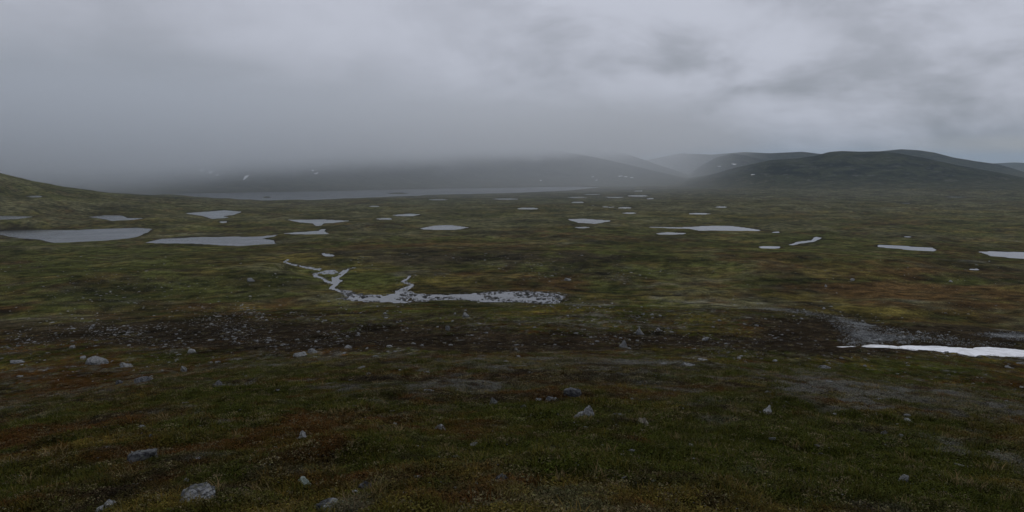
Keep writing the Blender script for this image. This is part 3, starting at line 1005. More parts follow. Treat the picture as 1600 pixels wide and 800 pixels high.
for u, v, w, h, lab in SNOWS:
    rr = random.Random(int(u * 7 + v))
    pu, pv = [u], [v]
    nn = 14
    tilt = rr.uniform(-0.25, 0.25) + (-0.5 if 'slant' in lab else 0)
    for f in (0.55, 1.0):
        for i in range(nn):
            a = 2 * math.pi * i / nn
            r = f * (1 + 0.3 * math.sin(3 * a + u) * rr.uniform(0.3, 1.2))
            du, dv = math.cos(a) * w / 2 * r * 0.72, math.sin(a) * h / 2 * r * 0.5
            pu.append(u + du)
            pv.append(v + dv + tilt * du * min(1, h / w * 1.6))
    Q = hit(pu, pv, H_all)
    med = np.median(np.hypot(Q[:, 0], Q[:, 1]))
    keep = np.hypot(Q[:, 0], Q[:, 1])
    Q[keep > med * 1.12] *= (med * 1.03 / keep[keep > med * 1.12])[:, None]
    Q[:, 2] = H_all(Q[:, 0], Q[:, 1])
    Q[:1 + nn, 2] += 1.5
    Q[1 + nn:, 2] += 0.3
    low = Q[1 + nn:].copy()
    low[:, 2] -= 6
    V = np.concatenate([Q, low])
    Fc = []
    for i in range(nn):
        j = (i + 1) % nn
        Fc.append((0, 1 + i, 1 + j))
        Fc.append((1 + i, 1 + nn + i, 1 + nn + j, 1 + j))
        Fc.append((1 + nn + i, 1 + 2 * nn + i, 1 + 2 * nn + j, 1 + nn + j))
    me = bpy.data.meshes.new('snow_patch')
    me.from_pydata([tuple(p) for p in V], [], Fc)
    me.update()
    new_obj('snow_patch', me, M_SNOW, label=lab, category='snow patch', group='old snow patches on the far hills')


# ------------------------------------------------------------------ rocks
def ico(sub):
    import bmesh
    bm = bmesh.new()
    bmesh.ops.create_icosphere(bm, subdivisions=sub, radius=1.0)
    V = np.array([v.co[:] for v in bm.verts])
    Fc = np.array([[v.index for v in f.verts] for f in bm.faces])
    bm.free()
    return V, Fc


ICO = {s: ico(s) for s in (2, 3, 4, 5)}


def rock_mesh(seed, sub=3, peak=None, flat=0.0, cuts=13):
    """a broken block: planes cut from a ball, then roughened; unit half extents, base near z=-0.4"""
    r = np.random.default_rng(seed)
    V, Fc = ICO[sub]
    V = V.copy() * 1.25
    nrm = r.normal(size=(cuts, 3))
    nrm /= np.linalg.norm(nrm, axis=1)[:, None]
    off = r.uniform(0.55, 0.95, cuts)
    for _ in range(2):
        for n_, o_ in zip(nrm, off):
            dd = V @ n_ - o_
            V -= np.outer(np.maximum(dd, 0), n_)
    if peak is not None:
        k = np.clip(1 - np.hypot(V[:, 0] - peak[0], V[:, 1] - peak[1]) / 0.8, 0, 1)
        V[:, 2] = np.where(V[:, 2] > 0, V[:, 2] * (0.75 + 0.85 * k), V[:, 2])
    V[:, 2] += flat * V[:, 0]
    j = 0
    for wl, am in ((0.7, 0.10), (0.3, 0.07), (0.14, 0.045)):
        nz = (fbm(V[:, 0] + 3 * seed + V[:, 2] * 0.7, V[:, 1] - V[:, 2] * 0.9 + seed, wl, 2, 0.5, j))
        V *= (1 + am * nz)[:, None]
        j += 1
    if sub >= 3:
        ax = r.normal(size=3)
        ax[2] = abs(ax[2]) + 0.8
        ax /= np.linalg.norm(ax)
        q = V @ ax * r.uniform(3.0, 4.5) + 0.35 * fbm(V[:, 0] + seed, V[:, 1], 0.8, 2, 0.5, 1)
        fr = q - np.floor(q)
        flatv = V - np.outer(V @ ax, ax)
        ln = np.linalg.norm(flatv, axis=1)[:, None] + 1e-6
        V = V + flatv / ln * (0.10 * (0.5 - fr) * np.clip(ln[:, 0] * 1.5, 0, 1))[:, None]
    V[:, 0] /= np.abs(V[:, 0]).max()
    V[:, 1] /= np.abs(V[:, 1]).max()
    V[:, 2] /= V[:, 2].max()
    V[:, 2] = np.maximum(V[:, 2], -0.55)
    return V, Fc


ROCKS = [  # u, base v, width px, height px, material, label, options
 (222, 729, 58, 25, 'D', 'large dark grey boulder tilted down to the left, on the rust slope', dict(flat=0.45)),
 (309, 788, 62, 26, 'M', 'large cracked grey boulder with pale top near the bottom left', dict(flat=0.1)),
 (163, 803, 46, 20, 'P', 'pale boulder half cut by the bottom edge at the left', dict(flat=0.3)),
 (209, 763, 18, 5, 'M', 'small flat stone between the tilted boulder and the pale one below', {}),
 (915, 659, 42, 26, 'M', 'sharp pointed grey boulder in the middle of the green slope', dict(peak=(0.45, -0.1))),
 (968, 655, 30, 10, 'D', 'low dark stone just right of the pointed boulder', {}),
 (1003, 667, 22, 14, 'B', 'brownish rounded stone right of the low dark stone', {}),
 (770, 638, 26, 16, 'M', 'rounded grey stone with a dark left side above the middle', {}),
 (1201, 651, 18, 17, 'P', 'upright pale grey stone right of the middle of the slope', dict(peak=(0.1, 0))),
 (895, 622, 34, 14, 'D', 'rugged dark grey stone behind the pointed boulder', {}),
 (862, 630, 30, 9, 'D', 'low broken stone left of the rugged dark one', {}),
 (816, 641, 14, 9, 'M', 'small grey stone between the rounded stone and the pointed boulder', {}),
 (474, 687, 16, 13, 'P', 'small pale pointed stone on rust heath left of the middle', dict(peak=(-0.1, 0))),
 (477, 764, 26, 16, 'G', 'greenish grey angular stone near the bottom left of the middle', {}),
 (571, 768, 30, 16, 'D', 'dark rounded stone among lichen near the bottom', {}),
 (634, 780, 16, 11, 'M', 'small round grey stone low at the bottom, right of the lichen patch', {}),
 (785, 755, 26, 14, 'M', 'dome shaped speckled stone at the bottom middle', {}),
 (652, 753, 22, 9, 'P', 'pale flat stone tip left of the dome shaped stone', {}),
 (558, 776, 18, 8, 'M', 'low grey stone just below the dark rounded stone', {}),
 (515, 801, 52, 20, 'M', 'broken grey boulder at the bottom edge left of the middle', {}),
 (616, 668, 14, 8, 'M', 'small grey stone on the green slope left of the bleached one', {}),
 (686, 677, 22, 13, 'P', 'bleached broken stone below the rounded grey stone', {}),
 (672, 617, 26, 9, 'M', 'low grey stone on the upper slope left of the middle', {}),
 (158, 571, 42, 12, 'M', 'long low boulder at the brink of the slope on the left', dict(flat=-0.25)),
 (196, 575, 24, 8, 'M', 'smaller boulder at the right end of the long low one', {}),
 (26, 568, 32, 6, 'M', 'flat grey slab in heath at the left edge', {}),
 (470, 559, 26, 7, 'P', 'flat pale slab at the brink left of the middle', {}),
 (222, 600, 30, 10, 'D', 'dark split stone on the slope below the long low boulder', {}),
 (237, 595, 9, 5, 'P', 'small bright stone beside the dark split stone', {}),
 (187, 603, 14, 8, 'D', 'dark pointed stone left of the dark split stone', {}),
 (342, 604, 20, 9, 'D', 'dark stone alone in green grass at the upper left', {}),
 (287, 582, 10, 9, 'M', 'small upright stone above the lone dark stone', {}),
 (999, 525, 18, 14, 'M', 'tall grey boulder in the stony hollow right of the middle', dict(peak=(0, 0))),
 (974, 546, 15, 14, 'M', 'upright grey stone at the brink below the tall boulder', dict(peak=(0.2, 0))),
 (1028, 517, 9, 5, 'P', 'bright stone just right of the tall boulder in the hollow', {}),
 (1095, 568, 24, 7, 'P', 'pale flat stone at the brink right of the middle', {}),
 (1074, 574, 30, 7, 'M', 'low grey slab left of the pale flat stone at the brink', {}),
 (1101, 533, 12, 6, 'P', 'pale stone in the dark hollow right of the tall boulder', {}),
 (1286, 577, 24, 6, 'M', 'low grey stone on the slope below the scree', {}),
 (1418, 661, 14, 7, 'P', 'small pale stone on the right part of the slope', {}),
 (1412, 756, 22, 12, 'P', 'pale wedge shaped stone low on the right', {}),
 (1498, 733, 30, 7, 'M', 'flat grey stone in heath above the bottom right corner', {}),
 (1465, 750, 11, 8, 'M', 'small knobbly stone between the wedge and the flat stone', {}),
 (1080, 703, 16, 10, 'P', 'pale stone tip in grass right of the middle', {}),
 (1382, 684, 14, 9, 'D', 'dark stone in grass in the right part of the slope', {}),
 (727, 497, 14, 9, 'M', 'grey boulder on the rise just below the stony pool', {}),
 (711, 492, 6, 4, 'P', 'bright small stone left of the grey boulder below the pool', {}),
 (887, 439, 14, 4.5, 'P', 'pale flat stone on the moor right of the stony pool', {}),
 (391, 441, 14, 6, 'M', 'grey stone on the moor left of the braided brook', {}),
 (609, 543, 14, 4, 'P', 'pale flat stone in the dark hollow below the pool', {}),
 (700, 517, 9, 8, 'M', 'grey stone in the dark hollow below the boulder on the rise', {}),
 (302, 552, 18, 7, 'P', 'flat pale boulder in the stony hollow on the left', {}),
 (113, 545, 12, 5, 'P', 'pale stone in the stony hollow above the long boulder', {}),
 (1486, 441, 8, 3, 'P', 'tiny bright stone on the rust moor on the right', {}),
 (1332, 439, 8, 3.5, 'P', 'tiny pale stone beside the ochre bog on the right', {}),
 (1290, 449, 6, 4, 'P', 'tiny pointed pale stone above the ochre bog on the right', dict(peak=(0, 0))),
 (1287, 483, 6, 3, 'P', 'bright stone on the bank of the dark ditch', {}),
 (236, 688, 8, 9, 'D', 'small dark upright stone on green grass above the tilted boulder', {}),
 (490, 553, 20, 8, 'M', 'grey stone heap at the brink right of the flat pale slab', {}),
 (545, 545, 16, 6, 'P', 'pale broad stone in the dark hollow left of the middle', {}),
]
MATS = dict(D=M_ROCK_DARK, M=M_ROCK, P=M_ROCK_PALE, G=rock_material('green_rock', (0.26, 0.30, 0.26), (0.15, 0.18, 0.155), (0.30, 0.33, 0.24), 0.5),
            B=rock_material('brown_rock', (0.24, 0.21, 0.165), (0.13, 0.115, 0.09), (0.30, 0.29, 0.22), 0.5))
placed = []
BIG = []
hp = hit([r[0] for r in ROCKS], [r[1] - 0.12 * r[3] for r in ROCKS])
for i, (u, v, w, h, mk, lab, opt) in enumerate(ROCKS):
    p = hp[i]
    dist = np.linalg.norm(p)
    half = 0.5 * w * dist / F * 0.92
    hgt = h * dist / F * 0.95
    rr = np.random.default_rng(900 + i)
    V, Fc = rock_mesh(40 + i, 5 if w > 38 else 4 if w > 20 else 3, opt.get('peak'), opt.get('flat', 0.0))
    V = V * np.array([half, half * rr.uniform(0.6, 0.9), hgt * 0.92])
    a = rr.uniform(-0.25, 0.25)
    ca, sa = math.cos(a), math.sin(a)
    V[:, :2] = V[:, :2] @ np.array([[ca, sa], [-sa, ca]])
    me = raw_mesh('boulder', V, Fc, smooth=False)
    o = new_obj('boulder' if w > 20 else 'stone', me, MATS[mk], label=lab, category='boulder' if w > 20 else 'stone')
    back = half * 0.5
    dn = p[:2] / np.hypot(*p[:2])
    q2 = p[:2] + dn * back
    o.location = (q2[0], q2[1], H([q2[0]], [q2[1]])[0] + 0.02 * hgt)
    placed.append((u, v, w, lab))
    BIG.append((q2[0], q2[1], half * 0.8))

# ------------------------------------------------------------------ loose stones
STONE_MESHES = []
for i in range(8):
    V, Fc = rock_mesh(300 + i, 2, None, 0.0, 10)
    STONE_MESHES.append(raw_mesh('stone', V * np.array([1, 0.8, 0.55]), Fc, smooth=False))


def stone_density(u, v):
    dn = np.zeros_like(u)
    for zu, zv, ru, rv, s in [(200, 525, 260, 22, 1.0), (420, 520, 150, 22, 0.9), (640, 525, 160, 22, 0.55), (900, 520, 140, 26, 0.4), (1120, 530, 160, 16, 0.6), (1260, 545, 110, 9, 1.2),
                              (500, 482, 330, 16, 0.45), (900, 480, 60, 8, 0.9), (880, 430, 140, 16, 0.40), (700, 405, 260, 14, 0.30), (1200, 490, 300, 14, 0.22), (150, 440, 300, 28, 0.30), (1300, 430, 300, 20, 0.10), (1080, 500, 140, 16, 0.45), (1400, 555, 200, 6, 0.8)]:
        dn = dn + s * np.exp(-((u - zu) / ru) ** 2 - ((v - zv) / rv) ** 2)
    return dn


def in_front(p):
    u, v, dep = project(p[:, 0], p[:, 1], p[:, 2])
    return u, v, dep


# candidates in photo space, thinned by density, then set on the ground they meet
uu = rng.uniform(-60, 1660, 76000)
vv = rng.uniform(395, 562, 76000)
cl_ = np.clip(0.55 + 0.9 * fbm(uu, vv * 2.5, 60, 4, 0.7, 1), 0.08, 2.0)
kp = rng.random(76000) < np.clip(stone_density(uu, vv) * cl_, 0, 1.3) * 0.75
uu, vv = uu[kp], vv[kp]
SP_ = hit(uu, vv)
dS = np.hypot(SP_[:, 0], SP_[:, 1])
ok = (dS > 82) & (dS < 900)
SP_, dS, uu, vv = SP_[ok], dS[ok], uu[ok], vv[ok]
wet = np.zeros(len(SP_), bool)
for L in LAKES:
    if L['name'] == 'stream' or L['d'] < 900:
        wet |= poly_sdf(SP_[:, 0], SP_[:, 1], L['P']) < 0.5
SP_, dS, uu, vv = SP_[~wet], dS[~wet], uu[~wet], vv[~wet]
size_px = 1.1 + 1.4 * rng.pareto(2.3, len(SP_))
size_px = np.minimum(size_px, 6.5)
rad = 0.5 * size_px * dS / F * np.clip(1.15 - dS / 1500, 0.6, 1.1)
# foreground stones
NF = 1700
fu = rng.uniform(-40, 1640, NF)
fv = 558 + 242 * rng.random(NF) ** 1.35
fk = fbm(fu, fv * 2.0, 90, 3, 0.7, 2) + 0.35 * (fu > 560) + 0.5 * (fv < 600)
fu, fv = fu[fk > 0.15], fv[fk > 0.15]
FP = hit(fu, fv)
FP[:, 2] += 0.03
fd = np.hypot(FP[:, 0], FP[:, 1])
frad = 0.5 * (2.5 + 2.1 * rng.pareto(2.2, len(fu))).clip(2.5, 12) * fd / F
ALLP = np.concatenate([SP_, FP])
ALLR = np.concatenate([rad, frad])
ALLU = np.concatenate([uu, fu])
ALLV = np.concatenate([vv, fv])
px_size = 2 * ALLR / np.linalg.norm(ALLP, axis=1) * F
order = np.argsort(-px_size)
inframe = (ALLU > 6) & (ALLU < 1594) & (ALLV < 796)
single = [k for k in order if inframe[k] and px_size[k] > 4.2][:225]
rest_ = np.array([k for k in order if k not in set(single)])
ORD = ['nearest', 'second', 'third', 'fourth', 'fifth', 'sixth', 'seventh', 'eighth', 'ninth', 'tenth', 'eleventh', 'twelfth', 'thirteenth', 'fourteenth', 'fifteenth', 'sixteenth', 'seventeenth', 'eighteenth', 'nineteenth', 'twentieth']
by = {}
for k in single:
    best = min(range(len(placed)), key=lambda i: math.hypot(ALLU[k] - placed[i][0], (ALLV[k] - placed[i][1]) * 2.2))
    du, dv = ALLU[k] - placed[best][0], (ALLV[k] - placed[best][1]) * 2.2
    rel = ('right of' if du > 0 else 'left of') if abs(du) > abs(dv) else ('below' if dv > 0 else 'above')
    by.setdefault((best, rel), []).append((math.hypot(du, dv), k))
SHORT = {}
for i, r in enumerate(ROCKS):
    SHORT[i] = r[5]
for (best, rel), lst in by.items():
    lst.sort()
    for n_, (_, k) in enumerate(lst):
        me = STONE_MESHES[int(rng.integers(8))]
        o = bpy.data.objects.new('stone', me)
        col.objects.link(o)
        if not me.materials:
            me.materials.append(M_ROCK)
        r = ALLR[k]
        o.scale = (r * rng.uniform(0.9, 1.3), r * rng.uniform(0.8, 1.2), r * rng.uniform(0.5, 1.0))
        o.rotation_euler = (rng.uniform(-.15, .15), rng.uniform(-.15, .15), rng.uniform(0, 6.28))
        o.location = tuple(ALLP[k] + np.array([0, 0, 0.12 * r]))
        words = SHORT[best].split()
        o['label'] = f"{ORD[min(n_, 19)]} loose stone {rel} the " + ' '.join(words[:10])
        o['category'] = 'stone'
        o['group'] = 'loose stones strewn over the tundra'


def scatter(name, pts, scl, rot, colr, protos, mat, idx_=None, **props):
    """one mass of small copies set on given points (kind stuff)"""
    me = bpy.data.meshes.new(name)
    me.vertices.add(len(pts))
    me.vertices.foreach_set('co', np.asarray(pts, np.float32).ravel())
    a = me.attributes.new('scl', 'FLOAT_VECTOR', 'POINT')
    a.data.foreach_set('vector', np.asarray(scl, np.float32).ravel())
    a = me.attributes.new('rot', 'FLOAT_VECTOR', 'POINT')
    a.data.foreach_set('vector', np.asarray(rot, np.float32).ravel())
    a = me.attributes.new('pick', 'INT', 'POINT')
    a.data.foreach_set('value', (rng.integers(0, len(protos), len(pts)) if idx_ is None else idx_).astype(np.int32))
    if colr is not None:
        set_col(me, colr)
    me.update()
    o = new_obj(name, me, None, kind='stuff', **props)
    g = bpy.data.node_groups.new(name, 'GeometryNodeTree')
    g.interface.new_socket('Geometry', in_out='INPUT', socket_type='NodeSocketGeometry')
    g.interface.new_socket('Geometry', in_out='OUTPUT', socket_type='NodeSocketGeometry')
    gi = g.nodes.new('NodeGroupInput')
    go = g.nodes.new('NodeGroupOutput')
    m2p = g.nodes.new('GeometryNodeMeshToPoints')
    iop = g.nodes.new('GeometryNodeInstanceOnPoints')
    g2i = g.nodes.new('GeometryNodeGeometryToInstance')
    for p in protos[::-1]:
        po = bpy.data.objects.new(name + '_piece', p)
        oi = g.nodes.new('GeometryNodeObjectInfo')
        oi.inputs['Object'].default_value = po
        g.links.new(oi.outputs['Geometry'], g2i.inputs[0])
        if mat is not None and not p.materials:
            p.materials.append(mat)

    def attr(nm, tp):
        n = g.nodes.new('GeometryNodeInputNamedAttribute')
        n.data_type = tp
        n.inputs['Name'].default_value = nm
        return n.outputs['Attribute']
    g.links.new(gi.outputs[0], m2p.inputs[0])
    g.links.new(m2p.outputs[0], iop.inputs['Points'])
    g.links.new(g2i.outputs[0], iop.inputs['Instance'])
    iop.inputs['Pick Instance'].default_value = True
    g.links.new(attr('pick', 'INT'), iop.inputs['Instance Index'])
    g.links.new(attr('rot', 'FLOAT_VECTOR'), iop.inputs['Rotation'])
    g.links.new(attr('scl', 'FLOAT_VECTOR'), iop.inputs['Scale'])
    g.links.new(iop.outputs[0], go.inputs[0])
    md = o.modifiers.new('scatter', 'NODES')
    md.node_group = g
    return o


def stone_copies(mat, seed0, cnt=6, flat=0.55):
    r = []
    for i in range(cnt):
        V, Fc = rock_mesh(seed0 + i, 2, None, 0.0, 10)
        me = raw_mesh('stone', V * np.array([1, 0.8, flat]), Fc, smooth=False)
        me.materials.append(mat)
        r.append(me)
    return r


FIELD = stone_copies(M_STONE, 500)
rp, rr_ = ALLP[rest_], ALLR[rest_]
nr_ = len(rp)
scatter('field_stones', rp, rr_[:, None] * rng.uniform(0.75, 1.25, (nr_, 3)) * np.array([1.15, 1.0, 0.6]), np.stack([rng.uniform(-.2, .2, nr_), rng.uniform(-.2, .2, nr_), rng.uniform(0, 6.28, nr_)], -1), None, FIELD, None,
        label='countless small pale stones strewn over the hollow and the moor', category='stones')

# scree by the snow bank and the bare rubble on the right
su_ = rng.uniform(1140, 1660, 30000)
sv_ = rng.uniform(478, 548, 30000)
dens = np.zeros(30000)
for zu, zv, ru, rv, s in SCREE:
    dens = np.maximum(dens, s * np.exp(-(((su_ - zu) / ru) ** 2 + ((sv_ - zv) / rv) ** 2) ** 2))
k_ = rng.random(30000) < dens * 0.95
SC = hit(su_[k_], sv_[k_])
dd_ = np.hypot(SC[:, 0], SC[:, 1])
SC = SC[(dd_ > 85) & (dd_ < 500)]
SC = SC[poly_sdf(SC[:, 0], SC[:, 1], P0) > 0.2]
ns_ = len(SC)
sr = (0.11 + 0.11 * rng.pareto(3.0, ns_)).clip(0.11, 0.55)
scatter('scree', SC, sr[:, None] * rng.uniform(0.7, 1.3, (ns_, 3)), np.stack([rng.uniform(-.5, .5, ns_), rng.uniform(-.5, .5, ns_), rng.uniform(0, 6.28, ns_)], -1), None, stone_copies(M_STONE, 540, 6, 0.7), None,
        label='fan of loose grey scree running down to the snow bank', category='scree')

# dark rocks standing in the stream
wp = []
for L in LAKES:
    if L['name'] != 'stream':
        continue
    P = L['P']
    n_ = 6000 if L['label'].startswith('wide') else 420
    c = np.stack([rng.uniform(P[:, 0].min() - 2, P[:, 0].max() + 2, n_), rng.uniform(P[:, 1].min() - 2, P[:, 1].max() + 2, n_)], -1)
    s = poly_sdf(c[:, 0], c[:, 1], P)
    cl = fbm(c[:, 0], c[:, 1], 9, 2, 0.5, 0)
    keep = ((s < 0.8) & (s > -3.0) & (cl > -0.1) & (rng.random(n_) < 0.45)) | ((s < 0) & (cl > 0.0) & (rng.random(n_) < 0.8))
    c = c[keep]
    wp.append(np.column_stack([c, np.full(len(c), L['z'] - 0.05)]))
WP = np.concatenate(wp)
nw = len(WP)
wr = (0.26 + 0.24 * rng.pareto(2.4, nw)).clip(0.26, 1.5)
scatter('stream_rocks', WP, wr[:, None] * rng.uniform(0.8, 1.5, (nw, 3)) * np.array([1, 1, 0.7]), np.stack([rng.uniform(-.2, .2, nw), rng.uniform(-.2, .2, nw), rng.uniform(0, 6.28, nw)], -1), None,
        stone_copies(M_STONE_WET, 560), None, label='dark wet rocks breaking the surface of the stony stream', category='rocks')


# pale gravel along the stream
gp_ = []
for L in LAKES:
    if L['name'] != 'stream':
        continue
    P = L['P']
    n_ = 5200 if L['label'].startswith('wide') else 900
    c = np.stack([rng.uniform(P[:, 0].min() - 6, P[:, 0].max() + 6, n_), rng.uniform(P[:, 1].min() - 6, P[:, 1].max() + 6, n_)], -1)
    s = poly_sdf(c[:, 0], c[:, 1], P) + fbm(c[:, 0], c[:, 1], 8, 3, 0.6, 3) * 2.0
    keep = (s < 3.0) & (s > -2.5) & (rng.random(n_) < 0.30)
    c = c[keep]
    gp_.append(np.column_stack([c, np.maximum(H(c[:, 0], c[:, 1]), L['z'] - 0.05)]))
GP_ = np.concatenate(gp_)
ng = len(GP_)
gr_ = (0.20 + 0.16 * rng.pareto(2.6, ng)).clip(0.20, 0.9)
scatter('stream_gravel', GP_, gr_[:, None] * rng.uniform(0.8, 1.4, (ng, 3)) * np.array([1.2, 1.0, 0.6]), np.stack([rng.uniform(-.2, .2, ng), rng.uniform(-.2, .2, ng), rng.uniform(0, 6.28, ng)], -1), None,
        stone_copies(M_STONE, 580), None, label='pale gravel and cobbles lining the braided stream', category='gravel')


# ------------------------------------------------------------------ plants of the near slope
def shade_attr(me, vals):
    at = me.attributes.new('shade', 'FLOAT_COLOR', 'POINT')
    c = np.ones((len(vals), 4), np.float32)
    c[:, :3] = vals
    at.data.foreach_set('color', c.ravel())


def tuft(seed, blades, h, spread, lean, wid):
    r = np.random.default_rng(seed)
    V, Fc, S = [], [], []
    for _ in range(blades):
        a = r.uniform(0, 6.283)
        b0 = np.array([math.cos(a), math.sin(a), 0]) * spread * math.sqrt(r.random())
        hh = h * r.uniform(0.45, 1.1)
        d_ = r.uniform(0, 6.283)
        ln = np.array([math.cos(d_), math.sin(d_), 0]) * lean * hh * r.uniform(0.3, 1.2)
        sd = np.array([-math.sin(d_), math.cos(d_), 0]) * wid
        k = len(V)
        mid = b0 + ln * 0.35 + np.array([0, 0, hh * 0.6])
        tip = b0 + ln + np.array([0, 0, hh])
        V += [b0 - sd, b0 + sd, mid - sd * 0.8, mid + sd * 0.8, tip]
        Fc += [(k, k + 1, k + 3), (k, k + 3, k + 2), (k + 2, k + 3, k + 4)]
        t = r.uniform(0.7, 1.35)
        yl = r.uniform(0.9, 1.3)
        S += [(t * yl, t, t * 0.9)] * 5
    me = raw_mesh('tuft', np.array(V), np.array(Fc), smooth=True)
    shade_attr(me, np.array(S))
    return me


def shrublet(seed, leaves, rad_, h, size):
    r = np.random.default_rng(seed)
    V, Fc, S = [], [], []
    for _ in range(leaves):
        a = r.uniform(0, 6.283)
        q = math.sqrt(r.random())
        c = np.array([math.cos(a) * rad_ * q, math.sin(a) * rad_ * q, h * (1 - q * q * 0.7) * r.uniform(0.35, 1.05)])
        n = r.normal(size=3)
        n[2] = abs(n[2]) + 0.6
        n /= np.linalg.norm(n)
        t1 = np.cross(n, r.normal(size=3))
        t1 /= np.linalg.norm(t1)
        t2 = np.cross(n, t1)
        s = size * r.uniform(0.6, 1.3)
        k = len(V)
        V += [c - t1 * s, c + t2 * s * 0.5, c + t1 * s, c - t2 * s * 0.5]
        Fc += [(k, k + 1, k + 2), (k, k + 2, k + 3)]
        t = r.uniform(0.6, 1.45)
        S += [(t, t * r.uniform(0.85, 1.15), t)] * 4
    me = raw_mesh('shrublet', np.array(V), np.array(Fc), smooth=False)
    shade_attr(me, np.array(S))
    return me


GRASS = [tuft(10 + i, 28, 0.070, 0.11, 1.1, 0.0034) for i in range(11)] + [tuft(21, 10, 0.16, 0.05, 0.8, 0.0030), tuft(25, 60, 0.12, 0.12, 1.0, 0.0036)]
HEATH = [shrublet(30 + i, 90, 0.14, 0.07, 0.012) for i in range(5)]
LICH = [shrublet(40 + i, 110, 0.12, 0.035, 0.011) for i in range(4)]


def sector(n, d0, d1, half):
    d = np.sqrt(rng.uniform(d0 * d0, d1 * d1, n))
    a = rng.uniform(-half, half, n)
    return d * np.sin(a), d * np.cos(a), d


KEEP = [(ox, oy, r_) for ox, oy, r_ in BIG if math.hypot(ox, oy) < 110]
KEEP += [(p[0], p[1], r * 1.15 + 0.03) for p, r in zip(FP, frad) if r > 0.05]
bands = [(4.5, 14, 30000, 1.0), (14, 28, 42000, 1.35), (28, 52, 46000, 2.0), (52, 100, 42000, 3.0), (100, 240, 36000, 4.6)]
gp, gs, gc, hp_, hs, hc, lp, ls, lc = [], [], [], [], [], [], [], [], []
for d0, d1, n, s in bands:
    x, y, d = sector(n, d0, d1, R(38))
    z = H(x, y)
    c, w = cover(x, y, z)
    # stay off water and snow
    bad = np.zeros(n, bool)
    for L in LAKES:
        if L['d'] < 700:
            bad |= poly_sdf(x, y, L['P']) < 1.0
    bad |= poly_sdf(x, y, P0) < 0.4
    if d0 < 100:        # nothing grows through the stones
        cell = {}
        for (kx, ky, kr) in KEEP:
            if d0 - 3 < math.hypot(kx, ky) < d1 + 3:
                for ix in range(int((kx - kr) // 2), int((kx + kr) // 2) + 1):
                    for iy in range(int((ky - kr) // 2), int((ky + kr) // 2) + 1):
                        cell.setdefault((ix, iy), []).append((kx, ky, kr))
        ci = np.floor(x / 2).astype(int)
        cj = np.floor(y / 2).astype(int)
        for i_ in range(n):
            for kx, ky, kr in cell.get((ci[i_], cj[i_]), ()):
                if (x[i_] - kx) ** 2 + (y[i_] - ky) ** 2 < kr * kr:
                    bad[i_] = True
    r = rng.random(n)
    pg = w[0] + 0.75 * w[2] + 0.25 * w[1] + 0.3 * w[5]
    pl = w[4]
    bare = w[6] + 0.55 * w[3] * (d > 80)
    kind = np.where(r < pg * 0.5, 0, np.where(r < pg * 0.5 + pl * 0.9, 2, 1))
    kind = np.where(bad | (rng.random(n) < bare), 9, kind)
    if d0 >= 100:
        kind = np.where(kind == 0, np.where(rng.random(n) < 0.4, 0, 1), kind)
    jit = rng.uniform(0.55, 1.6, (n, 1))
    cc = np.clip(c * jit * 1.05, 0, 1)
    straw = (rng.random(n) < 0.10)[:, None]
    cc = np.where(straw, np.array([0.115, 0.098, 0.050]) * jit ** 0.5, cc)
    sz = s * rng.uniform(0.6, 1.25, n)
    for kd, (P_, S_, C_) in {0: (gp, gs, gc), 1: (hp_, hs, hc), 2: (lp, ls, lc)}.items():
        m = kind == kd
        P_.append(np.stack([x[m], y[m], z[m] - 0.01], -1))
        zs = sz[m] / (s ** 0.35)
        S_.append(np.stack([sz[m], sz[m], zs], -1))
        C_.append(cc[m])


def rots(n):
    return np.stack([rng.uniform(-.2, .2, n), rng.uniform(-.2, .2, n), rng.uniform(0, 6.283, n)], -1)


gp, gs, gc = map(np.concatenate, (gp, gs, gc))
hp_, hs, hc = map(np.concatenate, (hp_, hs, hc))
lp, ls, lc = map(np.concatenate, (lp, ls, lc))
scatter('grass', gp, gs, rots(len(gp)), gc, GRASS, M_GRASS, label='short wiry grass and sedge covering the near slope', category='grass')
scatter('heather', hp_, hs, rots(len(hp_)), hc, HEATH, M_GRASS, label='low rust and dark green dwarf shrubs carpeting the slope', category='heather')
scatter('lichen', lp, ls, rots(len(lp)), np.clip(lc * 0.7 + 0.035, 0, 1), LICH, M_GRASS, label='pale grey lichen crusts between the dwarf shrubs', category='lichen')


# ------------------------------------------------------------------ air
def box(name, x0, x1, y0, y1, z0, z1):
    V = [(x, y, z) for z in (z0, z1) for y in (y0, y1) for x in (x0, x1)]
    Fc = [(0, 2, 3, 1), (4, 5, 7, 6), (0, 1, 5, 4), (2, 6, 7, 3), (0, 4, 6, 2), (1, 3, 7, 5)]
    me = bpy.data.meshes.new(name)
    me.from_pydata(V, [], Fc)
    me.update()
    return me


hm = bpy.data.materials.new('thin_haze')
hm.use_nodes = True
t = hm.node_tree
t.nodes.clear()
o_ = N(t, 'ShaderNodeOutputMaterial')
pv = N(t, 'ShaderNodeVolumePrincipled')
pv.inputs['Color'].default_value = (0.74, 0.88, 1.0, 1)
pv.inputs['Density'].default_value = 0.000030
pv.inputs['Anisotropy'].default_value = 0.2
t.links.new(pv.outputs[0], o_.inputs['Volume'])
new_obj('haze', box('haze', -82000, 82000, -82000, 82000, -421, 600), hm, kind='stuff', label='thin blue grey damp air over the whole plain', category='haze')

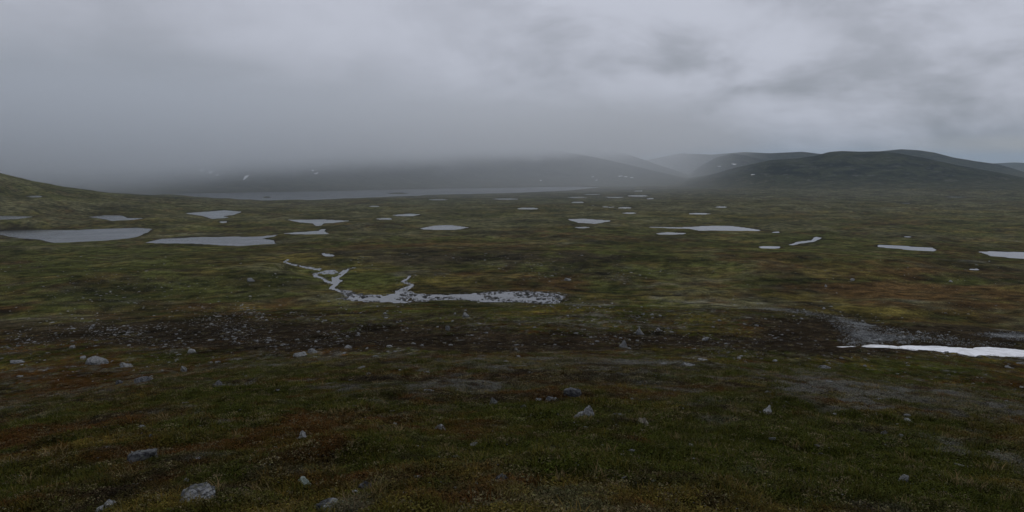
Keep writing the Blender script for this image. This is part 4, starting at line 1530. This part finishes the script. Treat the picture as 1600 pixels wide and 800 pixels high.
cm = bpy.data.materials.new('low_cloud')
cm.use_nodes = True
t = cm.node_tree
t.nodes.clear()
o_ = N(t, 'ShaderNodeOutputMaterial')
pv = N(t, 'ShaderNodeVolumePrincipled')
pv.inputs['Color'].default_value = (0.965, 0.985, 1.0, 1)
pv.inputs['Anisotropy'].default_value = 0.3
geo = N(t, 'ShaderNodeNewGeometry')
sp = N(t, 'ShaderNodeSeparateXYZ')
t.links.new(geo.outputs['Position'], sp.inputs[0])
nz = noise_tex(t, geo.outputs['Position'], 0.0010, 5, 0.6)
nzc = math_node(t, 'SUBTRACT', nz, 0.5)
ratio = math_node(t, 'DIVIDE', sp.outputs[0], math_node(t, 'MAXIMUM', sp.outputs[1], 100.0))    # tan of azimuth
# the cloud base climbs from left to right
base = maprange(t, ratio, -0.62, 0.30, -150.0, 60.0, False)
hgt = math_node(t, 'SUBTRACT', sp.outputs[2], base)
hgt = math_node(t, 'MULTIPLY_ADD', nzc, 380.0, hgt)
den = maprange(t, hgt, -10.0, 150.0, 0.0, 0.0030)
edge_r = maprange(t, ratio, 0.08, 0.34, 1.0, 0.0)
etop = maprange(t, ratio, -0.60, 0.0, 560.0, 300.0, False)
edge_t = maprange(t, sp.outputs[2], 90.0, etop, 1.0, 0.0)
edge_n = maprange(t, sp.outputs[1], 1650.0, 3900.0, 0.0, 1.0)
floor = maprange(t, ratio, -0.60, 0.10, 0.00052, 0.00042, False)
den = math_node(t, 'ADD', den, floor)
den = math_node(t, 'MULTIPLY', den, edge_r)
den = math_node(t, 'MULTIPLY', den, edge_t)
den = math_node(t, 'MULTIPLY', den, edge_n)
t.links.new(den, pv.inputs['Density'])
t.links.new(mixcol(t, maprange(t, ratio, -0.5, 0.0, 0.0, 1.0), (0.90, 0.93, 0.955), (0.965, 0.985, 1.0)), pv.inputs['Color'])  # darker cloud colour to the left: the dimmer light there is put into the albedo
t.links.new(pv.outputs[0], o_.inputs['Volume'])
new_obj('cloud', box('cloud', -6500, 3600, 1600, 8500, -128, 570), cm, kind='stuff', label='low grey cloud and drizzle swallowing the mountain tops', category='cloud')
